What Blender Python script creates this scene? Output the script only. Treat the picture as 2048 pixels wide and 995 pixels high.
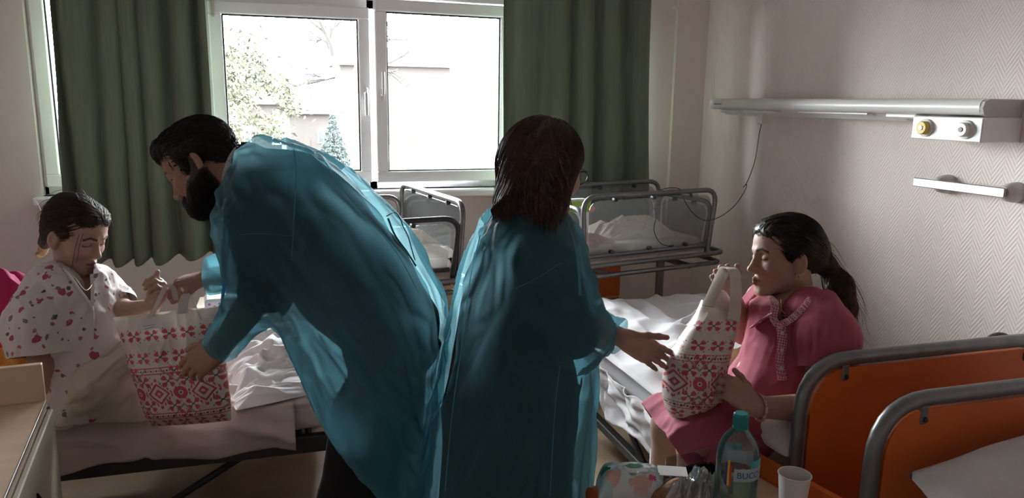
import bpy, math
import numpy as np
from math import pi, sin, cos, radians
for _o in list(bpy.data.objects): bpy.data.objects.remove(_o)
SC = bpy.context.scene
COL = SC.collection
# ------------------------------------------------------------------ camera
FPX, CX, CY, EYE = 1500.0, 1024.0, 497.5, 1.6
PITCH, YAW, ROLL = radians(11.1), radians(17.0), 0.0145
def _rx(a): c, s = cos(a), sin(a); return np.array([[1,0,0],[0,c,-s],[0,s,c]])
def _rz(a): c, s = cos(a), sin(a); return np.array([[c,-s,0],[s,c,0],[0,0,1]])
RC = _rz(-YAW) @ _rx(pi/2 - PITCH) @ _rz(ROLL)
CO = np.array([0, 0, EYE])
cam = bpy.data.cameras.new('camera'); camo = bpy.data.objects.new('camera', cam); COL.objects.link(camo)
cam.sensor_width = 36.0; cam.lens = 36.0*FPX/2048.0; cam.clip_start = 0.05; cam.clip_end = 400
from mathutils import Matrix, Vector
camo.matrix_world = Matrix.Translation((0, 0, EYE)) @ Matrix(RC.tolist()).to_4x4()
SC.camera = camo
# ------------------------------------------------------------------ light and exposure
SC.view_settings.view_transform = 'Standard'; SC.view_settings.look = 'None'
SC.view_settings.gamma = 1.0; SC.view_settings.use_curve_mapping = False
SC.view_settings.exposure = 0.33
W = bpy.data.worlds.new('overcast_sky'); SC.world = W; W.use_nodes = True
_bg = W.node_tree.nodes['Background']; _bg.inputs[0].default_value = (0.93, 0.97, 1.0, 1); _bg.inputs[1].default_value = 52.0
SC.cycles.max_bounces = 10; SC.cycles.diffuse_bounces = 6; SC.cycles.transparent_max_bounces = 24
def portal(name, cx, cy, cz, sx, sz):
    l = bpy.data.lights.new(name, 'AREA'); l.shape = 'RECTANGLE'; l.size = sx; l.size_y = sz; l.cycles.is_portal = True
    o = bpy.data.objects.new(name, l); COL.objects.link(o); o.location = (cx, cy, cz); o.rotation_euler = (-pi/2, 0, 0)
    return o
portal('window_portal', 0.47, 4.95, 1.65, 3.5, 1.2)

# ------------------------------------------------------------------ pixel -> place helpers (real depths)
def ray(x, y): return RC @ np.array([(x-CX)/FPX, -(y-CY)/FPX, -1.0])
def at(x, y, d): return CO + ray(x, y)*d
def atY(x, y, Y): r = ray(x, y); return CO + r*(Y/r[1])
def atX(x, y, X): r = ray(x, y); return CO + r*(X/r[0])
def atZ(x, y, z): r = ray(x, y); return CO + r*((z-EYE)/r[2])
RGT, UPV, FWD = RC[:, 0], RC[:, 1], -RC[:, 2]

# ------------------------------------------------------------------ object helpers
def new_mesh(name, V, Fs):
    me = bpy.data.meshes.new(name)
    V = np.asarray(V, np.float32)
    if isinstance(Fs, np.ndarray) and Fs.ndim == 2:
        n, k = Fs.shape
        me.vertices.add(len(V)); me.vertices.foreach_set('co', V.ravel())
        me.loops.add(n*k); me.loops.foreach_set('vertex_index', Fs.astype(np.int32).ravel())
        me.polygons.add(n); me.polygons.foreach_set('loop_start', np.arange(0, n*k, k, dtype=np.int32))
        me.update(calc_edges=True); me.validate()
    else:
        me.from_pydata([tuple(map(float, v)) for v in V], [], [tuple(int(i) for i in f) for f in Fs]); me.update()
    return me
def link(name, me, mat=None, parent=None, smooth=False):
    o = bpy.data.objects.new(name, me); COL.objects.link(o)
    if mat is not None and me is not None and not len(me.materials): me.materials.append(mat)
    if smooth: me.polygons.foreach_set('use_smooth', np.ones(len(me.polygons), bool))
    if parent is not None: o.parent = parent
    return o
def tag(o, label, cat=None, group=None, kind=None):
    if label: o['label'] = label
    if cat: o['category'] = cat
    if group: o['group'] = group
    if kind: o['kind'] = kind
    return o
def empty(name, label=None, cat=None, group=None, loc=(0, 0, 0), rz=0):
    o = bpy.data.objects.new(name, None); COL.objects.link(o); o.location = loc; o.rotation_euler = (0, 0, rz)
    o.empty_display_size = .05
    return tag(o, label, cat, group)
def copy_tree(o, parent=None):
    c = o.copy(); COL.objects.link(c); c.parent = parent
    for ch in o.children: copy_tree(ch, c)
    return c
def vcol(me, cols, name='Col'):
    a = me.color_attributes.new(name, 'FLOAT_COLOR', 'POINT')
    c = np.ones((len(me.vertices), 4), np.float32); c[:, :3] = cols; a.data.foreach_set('color', c.ravel())

class MB:
    """collects shapes into ONE mesh"""
    def __init__(s): s.v = []; s.f = []; s.n = 0
    def add(s, V, Fs):
        V = np.asarray(V, float)
        for f in Fs: s.f.append(tuple(int(i)+s.n for i in f))
        s.v.append(V); s.n += len(V); return s
    def box(s, lo, hi, b=0.0, M=None):
        lo = np.array(lo, float); hi = np.array(hi, float); b = min(b, *(0.49*(hi-lo))) if b else 0
        if not b:
            V = [(x, y, z) for z in (lo[2], hi[2]) for y in (lo[1], hi[1]) for x in (lo[0], hi[0])]
            Fs = [(0,2,3,1),(4,5,7,6),(0,1,5,4),(2,6,7,3),(0,4,6,2),(1,3,7,5)]
        else:
            V = []; idx = {}
            for i in range(2):
                for j in range(2):
                    for k in range(2):
                        p = [(lo, hi)[i][0], (lo, hi)[j][1], (lo, hi)[k][2]]; sg = [1-2*i, 1-2*j, 1-2*k]
                        for a in range(3):
                            q = [p[m] + (b*sg[m] if m != a else 0) for m in range(3)]
                            idx[(i, j, k, a)] = len(V); V.append(q)
            Fs = []
            for a in range(3):
                o1, o2 = [m for m in range(3) if m != a]
                for sd in range(2):
                    c = []
                    for u, w in ((0,0),(1,0),(1,1),(0,1)):
                        t = [0,0,0]; t[a] = sd; t[o1] = u; t[o2] = w; c.append(idx[(*t, a)])
                    flip = (sd == 1) == (a == 1)
                    Fs.append(tuple(c[::-1] if flip else c))
            for a in range(3):           # edges along axis a
                o1, o2 = [m for m in range(3) if m != a]
                for u in range(2):
                    for w in range(2):
                        t0 = [0,0,0]; t1 = [0,0,0]; t1[a] = 1
                        for t in (t0, t1): t[o1] = u; t[o2] = w
                        Fs.append((idx[(*t0, o1)], idx[(*t1, o1)], idx[(*t1, o2)], idx[(*t0, o2)]))
            for i in range(2):
                for j in range(2):
                    for k in range(2): Fs.append((idx[(i,j,k,0)], idx[(i,j,k,1)], idx[(i,j,k,2)]))
        V = np.array(V, float)
        if M is not None: V = V @ M[:3, :3].T + M[:3, 3]
        return s.add(V, Fs)
    def tube(s, pts, r, n=10, caps=True, closed=False, flat=None):
        P = np.array(pts, float); m = len(P); r = np.broadcast_to(np.asarray(r, float), (m,))
        T = np.zeros_like(P)
        if closed: T = np.roll(P, -1, 0) - np.roll(P, 1, 0)
        else: T[1:-1] = P[2:]-P[:-2]; T[0] = P[1]-P[0]; T[-1] = P[-1]-P[-2]
        T /= np.linalg.norm(T, axis=1)[:, None] + 1e-12
        u = np.cross(T[0], (0, 0, 1.0));
        if np.linalg.norm(u) < .05: u = np.cross(T[0], (0, 1.0, 0))
        V = []; a = np.arange(n)*2*pi/n
        for i in range(m):
            u = u - T[i]*np.dot(u, T[i]); u /= np.linalg.norm(u)+1e-12; w = np.cross(T[i], u)
            ca, sa = np.cos(a), np.sin(a)
            if flat: sa = sa*flat
            V.append(P[i] + r[i]*(ca[:, None]*u + sa[:, None]*w))
        V = np.concatenate(V); Fs = []
        for i in range(m if closed else m-1):
            i2 = (i+1) % m
            for j in range(n):
                j2 = (j+1) % n; Fs.append((i*n+j, i*n+j2, i2*n+j2, i2*n+j))
        if caps and not closed: Fs += [tuple(range(n-1, -1, -1)), tuple(range((m-1)*n, m*n))]
        return s.add(V, Fs)
    def lathe(s, prof, c=(0, 0, 0), n=32, axis='z', caps=False):
        a = np.arange(n)*2*pi/n; V = []; m = len(prof)
        for r, z in prof: V.append(np.stack([r*np.cos(a), r*np.sin(a), np.full(n, z)], 1))
        V = np.concatenate(V)
        if axis == 'y': V = V[:, [0, 2, 1]]*np.array([1, 1, -1])
        if axis == 'x': V = V[:, [2, 0, 1]]
        Fs = [(i*n+j, i*n+(j+1) % n, (i+1)*n+(j+1) % n, (i+1)*n+j) for i in range(m-1) for j in range(n)]
        if caps: Fs += [tuple(range(n-1, -1, -1)), tuple(range((m-1)*n, m*n))]
        return s.add(V + np.array(c), Fs)
    def sphere(s, c, r, n=16, m=10, sc=(1, 1, 1)):
        prof = [(max(1e-5, sin(pi*i/m)), -cos(pi*i/m)) for i in range(m+1)]
        a = np.arange(n)*2*pi/n
        V = np.concatenate([np.stack([q*np.cos(a), q*np.sin(a), np.full(n, z)], 1) for q, z in prof])*r*np.array(sc) + np.array(c)
        return s.add(V, [(i*n+j, i*n+(j+1) % n, (i+1)*n+(j+1) % n, (i+1)*n+j) for i in range(m) for j in range(n)])
    def prism(s, poly, z0, z1, M=None):
        """polygon in xy extruded in z"""
        n = len(poly); V = np.array([(x, y, z0) for x, y in poly] + [(x, y, z1) for x, y in poly], float)
        if M is not None: V = V @ M[:3, :3].T + M[:3, 3]
        return s.add(V, [tuple(range(n-1, -1, -1)), tuple(range(n, 2*n))] + [(i, (i+1) % n, n+(i+1) % n, n+i) for i in range(n)])
    def build(s, name, mat, parent=None, smooth=False, M=None):
        V = np.concatenate(s.v)
        if M is not None: V = V @ M[:3, :3].T + M[:3, 3]
        me = new_mesh(name, V, s.f); o = link(name, me, mat, parent, False)
        if smooth: me.polygons.foreach_set('use_smooth', np.ones(len(me.polygons), bool)); me.set_sharp_from_angle(angle=radians(50))
        return o
def spline(pts, n=12, closed=False):
    """Catmull-Rom through pts"""
    P = np.array(pts, float); m = len(P); out = []
    rng = range(m if closed else m-1)
    for i in rng:
        p1, p2 = P[i], P[(i+1) % m]
        p0 = P[i-1] if (closed or i > 0) else 2*p1-p2
        p3 = P[(i+2) % m] if (closed or i+2 < m) else 2*p2-p1
        for t in np.arange(n)/n:
            out.append(.5*((2*p1)+(-p0+p2)*t+(2*p0-5*p1+4*p2-p3)*t*t+(-p0+3*p1-3*p2+p3)*t**3))
    if not closed: out.append(P[-1])
    return np.array(out)
def rounded(pts, rad, n=6):
    """polyline with rounded inner corners"""
    P = [np.array(p, float) for p in pts]; out = [P[0]]
    for i in range(1, len(P)-1):
        a = P[i-1]-P[i]; b = P[i+1]-P[i]; la, lb = np.linalg.norm(a), np.linalg.norm(b)
        q = min(rad, la*.49, lb*.49); A = P[i]+a/la*q; B = P[i]+b/lb*q
        for t in np.linspace(0, 1, n): out.append((1-t)**2*A+2*t*(1-t)*P[i]+t*t*B)
    return np.array(out+[P[-1]])

# ------------------------------------------------------------------ numpy noise
def _h(ix, iy, iz, seed):
    n = (ix.astype(np.int64)*374761393 + iy.astype(np.int64)*668265263 + iz.astype(np.int64)*2147483647 + seed*1274126177) & 0xffffffff
    n = ((n ^ (n >> 13))*1274126177) & 0xffffffff
    n = ((n ^ (n >> 16))*2246822519) & 0xffffffff
    return ((n ^ (n >> 15)) & 0xffff)/32767.5-1.0
def vnoise(P, seed=0):
    P = np.asarray(P, float); i = np.floor(P); f = P-i; f = f*f*f*(f*(f*6-15)+10); i = i.astype(np.int64); r = 0
    for dx in (0, 1):
        for dy in (0, 1):
            for dz in (0, 1):
                w = np.abs(1-dx-f[..., 0])*np.abs(1-dy-f[..., 1])*np.abs(1-dz-f[..., 2])
                r = r + w*_h(i[..., 0]+dx, i[..., 1]+dy, i[..., 2]+dz, seed)
    return r
def fbm(P, oct=3, seed=0):
    P = np.asarray(P, float); r = 0; a = 1.0
    for o in range(oct): r = r + a*vnoise(P*(2**o), seed+o*17); a *= .5
    return r
def ridge(P, seed=0): return 1-2*np.abs(vnoise(P, seed))

# ------------------------------------------------------------------ materials
def N(nt, t, **kw):
    n = nt.nodes.new(t)
    for k, v in kw.items():
        if k.startswith('i_'):
            key = k[2:].replace('_', ' ')
            n.inputs[int(key) if key.isdigit() else key].default_value = v
        else: setattr(n, k, v)
    return n
def rgba(c): return (*c, 1.0)
def mat(name, col, rough=.6, metal=0.0, var=.06, nscale=12.0, bump=0.0, bscale=150.0, spec=.4, attr=None, col2=None, sheen=0.0, sss=0.0, stretch=None, trans=0.0):
    m = bpy.data.materials.new(name); m.use_nodes = True; nt = m.node_tree; b = nt.nodes['Principled BSDF']
    b.inputs['Roughness'].default_value = rough; b.inputs['Metallic'].default_value = metal
    b.inputs['Specular IOR Level'].default_value = spec
    tc = N(nt, 'ShaderNodeTexCoord'); src = tc.outputs['Object']
    if stretch:
        mp = N(nt, 'ShaderNodeMapping'); mp.inputs['Scale'].default_value = stretch; nt.links.new(src, mp.inputs[0]); src = mp.outputs[0]
    nz = N(nt, 'ShaderNodeTexNoise', i_Scale=nscale, i_Detail=4.0); nt.links.new(src, nz.inputs['Vector'])
    if attr:
        base = N(nt, 'ShaderNodeVertexColor', layer_name=attr).outputs[0]
        mx = N(nt, 'ShaderNodeMix', data_type='RGBA', blend_type='MULTIPLY'); mx.inputs[0].default_value = 1.0
        rp = N(nt, 'ShaderNodeValToRGB'); rp.color_ramp.elements[0].color = rgba((1-var,)*3); rp.color_ramp.elements[1].color = rgba((1.0,)*3)
        rp.color_ramp.elements[0].position = .3; rp.color_ramp.elements[1].position = .7
        nt.links.new(nz.outputs[0], rp.inputs[0]); nt.links.new(base, mx.inputs[6]); nt.links.new(rp.outputs[0], mx.inputs[7]); outc = mx.outputs[2]
    else:
        rp = N(nt, 'ShaderNodeValToRGB'); c2 = col2 or tuple(min(1, x*(1+var)) for x in col)
        rp.color_ramp.elements[0].color = rgba(tuple(x*(1-var) for x in col)); rp.color_ramp.elements[1].color = rgba(c2)
        rp.color_ramp.elements[0].position = .3; rp.color_ramp.elements[1].position = .7
        nt.links.new(nz.outputs[0], rp.inputs[0]); outc = rp.outputs[0]
    nt.links.new(outc, b.inputs['Base Color'])
    if sss:
        b.inputs['Subsurface Weight'].default_value = sss; b.inputs['Subsurface Radius'].default_value = (.012, .004, .002); b.inputs['Subsurface Scale'].default_value = 1.0
    if sheen: b.inputs['Sheen Weight'].default_value = sheen
    if bump:
        nb = N(nt, 'ShaderNodeTexNoise', i_Scale=bscale, i_Detail=3.0); nt.links.new(src, nb.inputs['Vector'])
        bp = N(nt, 'ShaderNodeBump', i_Strength=bump, i_Distance=.002); nt.links.new(nb.outputs[0], bp.inputs['Height']); nt.links.new(bp.outputs[0], b.inputs['Normal'])
    if trans:
        tr = N(nt, 'ShaderNodeBsdfTranslucent'); nt.links.new(outc, tr.inputs[0])
        ms = N(nt, 'ShaderNodeMixShader'); ms.inputs[0].default_value = trans
        nt.links.new(b.outputs[0], ms.inputs[1]); nt.links.new(tr.outputs[0], ms.inputs[2]); nt.links.new(ms.outputs[0], nt.nodes['Material Output'].inputs[0])
    return m
def clear_mat(name, tint=(1, 1, 1), gloss=.06, rough=.03, extra=None):
    m = bpy.data.materials.new(name); m.use_nodes = True; nt = m.node_tree; nt.nodes.remove(nt.nodes['Principled BSDF'])
    t = N(nt, 'ShaderNodeBsdfTransparent'); t.inputs[0].default_value = rgba(tint)
    g = N(nt, 'ShaderNodeBsdfGlossy'); g.inputs['Roughness'].default_value = rough
    lw = N(nt, 'ShaderNodeFresnel', i_IOR=1.3)
    nz = N(nt, 'ShaderNodeTexNoise', i_Scale=6.0)
    mr = N(nt, 'ShaderNodeMath', operation='MULTIPLY_ADD'); mr.inputs[1].default_value = .04; mr.inputs[2].default_value = gloss*.5
    nt.links.new(nz.outputs[0], mr.inputs[0])
    ad = N(nt, 'ShaderNodeMath', operation='ADD'); nt.links.new(lw.outputs[0], ad.inputs[0]); nt.links.new(mr.outputs[0], ad.inputs[1])
    ms = N(nt, 'ShaderNodeMixShader'); nt.links.new(ad.outputs[0], ms.inputs[0]); nt.links.new(t.outputs[0], ms.inputs[1]); nt.links.new(g.outputs[0], ms.inputs[2])
    last = ms.outputs[0]
    if extra:
        d = N(nt, 'ShaderNodeBsdfDiffuse'); d.inputs[0].default_value = rgba(extra[0]); m2 = N(nt, 'ShaderNodeMixShader'); m2.inputs[0].default_value = extra[1]
        nt.links.new(last, m2.inputs[1]); nt.links.new(d.outputs[0], m2.inputs[2]); last = m2.outputs[0]
    nt.links.new(last, nt.nodes['Material Output'].inputs[0])
    return m
# ================================================================== materials
M_WALL = mat('wall_paint', (.78, .70, .685), .85, var=.03, nscale=3, bump=.25, bscale=220)
M_CEIL = mat('ceiling_paint', (.75, .74, .72), .9, var=.02)
M_PVC = mat('white_pvc', (.90, .91, .92), .35, var=.02)
M_WPLASTIC = mat('white_plastic', (.74, .73, .71), .32, var=.02)
M_GPLASTIC = mat('grey_plastic', (.50, .48, .46), .45, var=.03)
M_STEEL = mat('grey_steel_tube', (.20, .20, .205), .38, metal=.65, var=.12, nscale=30)
M_DSTEEL = mat('dark_steel', (.05, .05, .052), .5, metal=.3, var=.15)
M_CHROME = mat('brushed_chrome', (.40, .39, .38), .42, metal=.85, var=.06, nscale=60, stretch=(1, 40, 40))
M_ORANGE = mat('orange_laminate', (.62, .135, .025), .42, var=.06, nscale=5)
M_BEIGE = mat('beige_laminate', (.70, .51, .365), .5, var=.05, nscale=4, stretch=(1, 8, 1))
M_GLASS = clear_mat('window_glass', (.97, .985, .98), .02)
M_PLEXI = clear_mat('plexiglass', (.80, .82, .82), .07, .06, extra=((.6, .62, .62), .07))
M_BLACK = mat('black_plastic', (.012, .012, .013), .35, var=.2)
M_RUBBER = mat('dark_rubber', (.03, .03, .03), .7, var=.1)
M_SHEET = mat('white_cotton_sheet', (.62, .60, .615), .9, var=.05, nscale=9, bump=.25, bscale=400, sheen=.1)
M_LINEN = mat('pink_white_linen', (.50, .42, .40), .9, var=.06, nscale=9, bump=.25, bscale=400)
M_MATT = mat('mattress_cover', (.58, .57, .60), .7, var=.05)

def chevron_wall():
    m = mat('herringbone_wallpaper', (.82, .735, .695), .8, var=.02, nscale=2.5); nt = m.node_tree; b = nt.nodes['Principled BSDF']
    tc = N(nt, 'ShaderNodeTexCoord'); sp = N(nt, 'ShaderNodeSeparateXYZ'); nt.links.new(tc.outputs['Object'], sp.inputs[0])
    pp = N(nt, 'ShaderNodeMath', operation='PINGPONG'); pp.inputs[1].default_value = .05; nt.links.new(sp.outputs['Y'], pp.inputs[0])
    mu = N(nt, 'ShaderNodeMath', operation='MULTIPLY'); mu.inputs[1].default_value = 1.5; nt.links.new(pp.outputs[0], mu.inputs[0])
    ad = N(nt, 'ShaderNodeMath', operation='ADD'); nt.links.new(sp.outputs['Z'], ad.inputs[0]); nt.links.new(mu.outputs[0], ad.inputs[1])
    fr = N(nt, 'ShaderNodeMath', operation='MULTIPLY'); fr.inputs[1].default_value = 2*pi/.024; nt.links.new(ad.outputs[0], fr.inputs[0])
    si = N(nt, 'ShaderNodeMath', operation='SINE'); nt.links.new(fr.outputs[0], si.inputs[0])
    nz = N(nt, 'ShaderNodeTexNoise', i_Scale=25.0); nt.links.new(tc.outputs['Object'], nz.inputs[0])
    ml = N(nt, 'ShaderNodeMath', operation='MULTIPLY'); nt.links.new(si.outputs[0], ml.inputs[0]); nt.links.new(nz.outputs[0], ml.inputs[1])
    bp = N(nt, 'ShaderNodeBump', i_Strength=.5, i_Distance=.0022); nt.links.new(ml.outputs[0], bp.inputs['Height']); nt.links.new(bp.outputs[0], b.inputs['Normal'])
    return m
M_CHEV = chevron_wall()

# ================================================================== room shell
XL, XR, YB, YW, ZC = -2.1, 2.75, -1.6, 4.62, 2.85
WX0, WX1, WZ0, WZ1 = -1.26, 2.20, 1.06, 2.24
def struct(o): o['kind'] = 'structure'; return o
def lino():
    m = mat('linoleum', (.34, .255, .17), .35, var=.12, nscale=6); return m
struct(MB().box((XL-.2, YB-.2, -.12), (XR+.2, YW+.3, 0)).build('floor', lino()))
struct(MB().box((XL-.2, YB-.2, ZC), (XR+.2, YW+.3, ZC+.12)).build('ceiling', M_CEIL))
struct(MB().box((XR, YB-.2, 0), (XR+.2, YW+.3, ZC)).build('wall_right', M_CHEV))
struct(MB().box((XL-.2, YB-.2, 0), (XL, YW+.3, ZC)).build('wall_left', M_WALL))
struct(MB().box((XL, YB-.2, 0), (XR, YB, ZC)).build('wall_back', M_WALL))
w = MB(); w.box((XL, YW, 0), (XR, YW+.3, WZ0)).box((XL, YW, WZ1), (XR, YW+.3, ZC)).box((XL, YW, WZ0), (WX0, YW+.3, WZ1)).box((WX1, YW, WZ0), (XR, YW+.3, WZ1))
w.box((2.52, YW-.03, 0), (XR, YW, ZC))          # boxed-in pipe beside the corner
struct(w.build('wall_window', M_WALL))
struct(MB().box((XL, YW-.015, 0), (2.52, YW, .09), .003).build('baseboard_window', M_WPLASTIC))
struct(MB().box((XR-.015, YB, 0), (XR, YW-.03, .09), .003).build('baseboard_right', M_WPLASTIC))
struct(MB().box((WX0-.03, YW-.09, WZ0-.045), (WX1+.03, YW+.06, WZ0), .008).build('trim_1', M_PVC))

# ---- window: fixed frame, four sashes, panes, handles
win = tag(empty('window_1'), None, kind='structure')
FY = YW+.05
fr = MB(); fw = .05
fr.box((WX0, FY, WZ0), (WX1, FY+.07, WZ0+fw), .004).box((WX0, FY, WZ1-fw), (WX1, FY+.07, WZ1), .004)
gx = [WX0, atY(418, 100, FY)[0], atY(742, 100, FY)[0], atY(1020, 100, FY)[0], WX1]
for x in gx: fr.box((max(WX0, x-.025), FY, WZ0), (min(WX1, x+.025), FY+.07, WZ1), .004)
fr.build('frame', M_PVC, win)
def sash(x0, x1, z0, z1, y, ang=0.0, hinge='r', handle=None, hz=.5):
    mw = .068; hx = x1 if hinge == 'r' else x0
    e = bpy.data.objects.new('sash', None)
    m = MB()
    X0, X1 = x0-hx, x1-hx
    m.box((X0, -.035, z0), (X1, .03, z0+mw), .006).box((X0, -.035, z1-mw), (X1, .03, z1), .006)
    m.box((X0, -.034, z0+mw), (X0+mw, .03, z1-mw), .006).box((X1-mw, -.034, z0+mw), (X1, .03, z1-mw), .006)
    g = MB(); q = .008      # dark gasket line
    g.box((X0+mw, -.012, z0+mw), (X1-mw, .01, z0+mw+q)).box((X0+mw, -.012, z1-mw-q), (X1-mw, .01, z1-mw)).box((X0+mw, -.012, z0+mw+q), (X0+mw+q, .01, z1-mw-q)).box((X1-mw-q, -.012, z0+mw+q), (X1-mw, .01, z1-mw-q))
    s = m.build('sash', M_PVC, win); s.location = (hx, y, 0); s.rotation_euler = (0, 0, ang)
    g.build('gasket', M_RUBBER, s)
    MB().box((X0+mw, -.004, z0+mw), (X1-mw, .002, z1-mw)).build('pane', M_GLASS, s)
    if handle is not None:
        hxl = (X0+mw/2) if handle == 'l' else (X1-mw/2)
        zc = z0+(z1-z0)*hz
        h = MB().box((hxl-.014, -.047, zc-.035), (hxl+.014, -.033, zc+.035), .006)
        h.tube(rounded([(hxl, -.04, zc), (hxl, -.085, zc), (hxl, -.085, zc+(-.13 if handle == 'r' else .13))], .02), .0095, 8)
        h.build('handle', M_WPLASTIC, s, True)
    return s
sz0, sz1 = WZ0+.045, WZ1-.045
sash(gx[0]+.02, gx[1]-.008, sz0, sz1, FY+.0, handle='r')
sash(gx[1]+.008, gx[2]-.008, sz0, atY(560, 8, FY)[2], FY, handle='r', hz=.52)
sash(gx[2]+.012, gx[3]-.008, sz0, atY(850, 6, FY)[2], FY-.02, ang=.05, hinge='r', handle='l', hz=.49)
sash(gx[3]+.008, gx[4]-.02, sz0, sz1, FY, handle='l')
zt = atY(560, 8, FY)[2]
MB().box((gx[1], FY, zt-.005), (gx[3], FY+.07, zt+.05), .004).build('transom', M_PVC, win)
h = MB(); hx = atY(424, 14, FY-.04); h.box((hx[0]-.012, FY-.055, hx[2]-.05), (hx[0]+.012, FY-.034, hx[2]+.05), .005); h.build('hinge', M_GPLASTIC, win, True)

# ================================================================== curtains
def curtain_mat():
    m = mat('green_curtain_cloth', (.165, .205, .145), .75, var=.10, nscale=90, stretch=(1, 1, .05), bump=.2, bscale=500, sheen=.15, trans=.10)
    return m
M_CURT = curtain_mat()
def curtain(name, xt0, xt1, xb0, xb1, zb, zt, y, folds, seed, label):
    nu, nv = 260, 60
    u = np.linspace(0, 1, nu); v = np.linspace(0, 1, nv); U, Vv = np.meshgrid(u, v)
    ph = U*folds + .35*vnoise(np.stack([U*folds*.6, Vv*.3, U*0+seed], -1), seed) + .10*vnoise(np.stack([U*3, Vv*1.5, U*0], -1), seed+3)
    s = np.sin(2*pi*ph); amp = .062*(.65+.7*vnoise(np.stack([U*folds*.8, Vv*.6, U*0], -1), seed+9))*(.65+.5*(1-Vv))
    yy = y + amp*np.sign(s)*np.abs(s)**.75 + .012*vnoise(np.stack([U*14, Vv*3, U*0], -1), seed+5)
    X = (xb0+(xt0-xb0)*Vv)*(1-U)+(xb1+(xt1-xb1)*Vv)*U + .014*np.cos(2*pi*ph)
    Zz = zb+(zt-zb)*Vv + (1-Vv)*(.02*np.sin(2*pi*ph+1)+.015*vnoise(np.stack([U*5, U*0, U*0], -1), seed+7))
    V = np.stack([X, yy, Zz], -1).reshape(-1, 3)
    i = (np.arange(nv-1)[:, None]*nu+np.arange(nu-1)[None]).ravel()
    Fq = np.stack([i, i+1, i+1+nu, i+nu], 1)
    e = empty(name, label, 'curtain', 'green curtains', loc=(0, 0, 0))
    o = link('cloth', new_mesh('cloth', V, Fq), M_CURT, e, True)
    sd = o.modifiers.new('thick', 'SOLIDIFY'); sd.thickness = .003
    for k in range(8):
        x = xt0+(xt1-xt0)*(k+.5)/8; MB().tube([(x, y, zt-.01), (x, y, zt+.054)], .004, 6).build('hook', M_WPLASTIC, e)
    return e
CYY = YW-.20
a0, a1 = atY(92, 0, CYY), atY(412, 0, CYY); b0, b1 = atY(138, 524, CYY), atY(446, 524, CYY)
def ext(a, b, z): t = (z-b[2])/(a[2]-b[2]); return b[0]+(a[0]-b[0])*t
curtain('green_curtain', ext(a0, b0, 2.6), ext(a1, b1, 2.6), b0[0], b1[0], b0[2]-.005, 2.6, CYY, 5.6, 4, 'green curtain on the left, pleated, behind the bent man and seated girl')
a0, a1 = atY(1006, 0, CYY), atY(1306, 0, CYY); b0, b1 = atY(1003, 350, CYY), atY(1296, 350, CYY)
zb = .70
curtain('green_curtain', ext(a0, b0, 2.6), ext(a1, b1, 2.6), ext(a0, b0, zb), ext(a1, b1, zb), zb, 2.6, CYY, 5.2, 21, 'green curtain on the right, hanging behind the standing woman and the crib')
rl = empty('curtain_rail', 'white curtain rail above the window', 'curtain rail')
MB().box((-1.6, CYY-.02, 2.655), (2.5, CYY+.02, 2.69), .005).build('track', M_WPLASTIC, rl)
for x in (-1.4, .5, 2.3): MB().box((x-.015, CYY-.01, 2.66), (x+.015, YW, 2.685), .002).build('bracket', M_WPLASTIC, rl)

# ================================================================== bedhead unit, grab bar on the right wall
LX = 2.55
y0 = atX(1966, 200, LX)[1]; y1 = atX(1420, 200, LX)[1]
zt_ = 1.636
unit = empty('bedhead_lamp_unit', 'long white wall lamp unit with sockets above the bed', 'wall lamp')
def xsec(front=0.0): return [(LX+.03, zt_), (XR, zt_), (XR, zt_-.069), (LX+.05, zt_-.069), (LX+.03, zt_-.066), (LX+.010, zt_-.058), (LX, zt_-.035), (LX+.008, zt_-.01)]
def yprism(poly, ya, yb): return MB().prism(poly, -yb, -ya, M=np.array([[1, 0, 0, 0], [0, 0, -1, 0], [0, 1, 0, 0], [0, 0, 0, 1.]]))
yprism([(LX+.03, zt_), (XR-.02, zt_), (XR-.02, zt_-.06), (LX+.03, zt_-.062), (LX+.012, zt_-.058), (LX+.002, zt_-.045), (LX, zt_-.03), (LX+.003, zt_-.016), (LX+.012, zt_-.005)], y0+.012, y1).build('housing', M_WPLASTIC, unit, True)
yprism([(x+.0, z) for x, z in xsec()], y0-.004, y0+.012).build('end_cap', M_GPLASTIC, unit)
e2 = MB(); e2.lathe([(.001, .0), (.02, .004), (.030, .015), (.031, .03)], (LX+.031, 0, zt_-.031), 16, 'y'); e2.build('end_cap', M_WPLASTIC, unit, True, M=np.array([[1, 0, 0, 0], [0, -1, 0, y1+.0], [0, 0, 1, 0], [0, 0, 0, 1.]]))
yprism([(LX+.06, zt_-.058), (XR, zt_-.058), (XR, zt_-.10), (LX+.10, zt_-.095)], y0+.45, y1-.03).build('underside', M_WPLASTIC, unit)
MB().box((LX+.045, atX(1720, 225, LX)[1], zt_-.075), (LX+.11, atX(1580, 225, LX)[1], zt_-.06), .005).build('diffuser', mat('milky_diffuser', (.7, .68, .66), .3), unit)
for pa, pb in ((1432, 1474), (1470, 1540), (1760, 1822)):
    MB().box((LX+.03, atX(pb, 222, LX)[1], zt_-.083), (LX+.11, atX(pa, 222, LX)[1], zt_-.062), .006).build('socket', M_WPLASTIC, unit)
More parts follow.
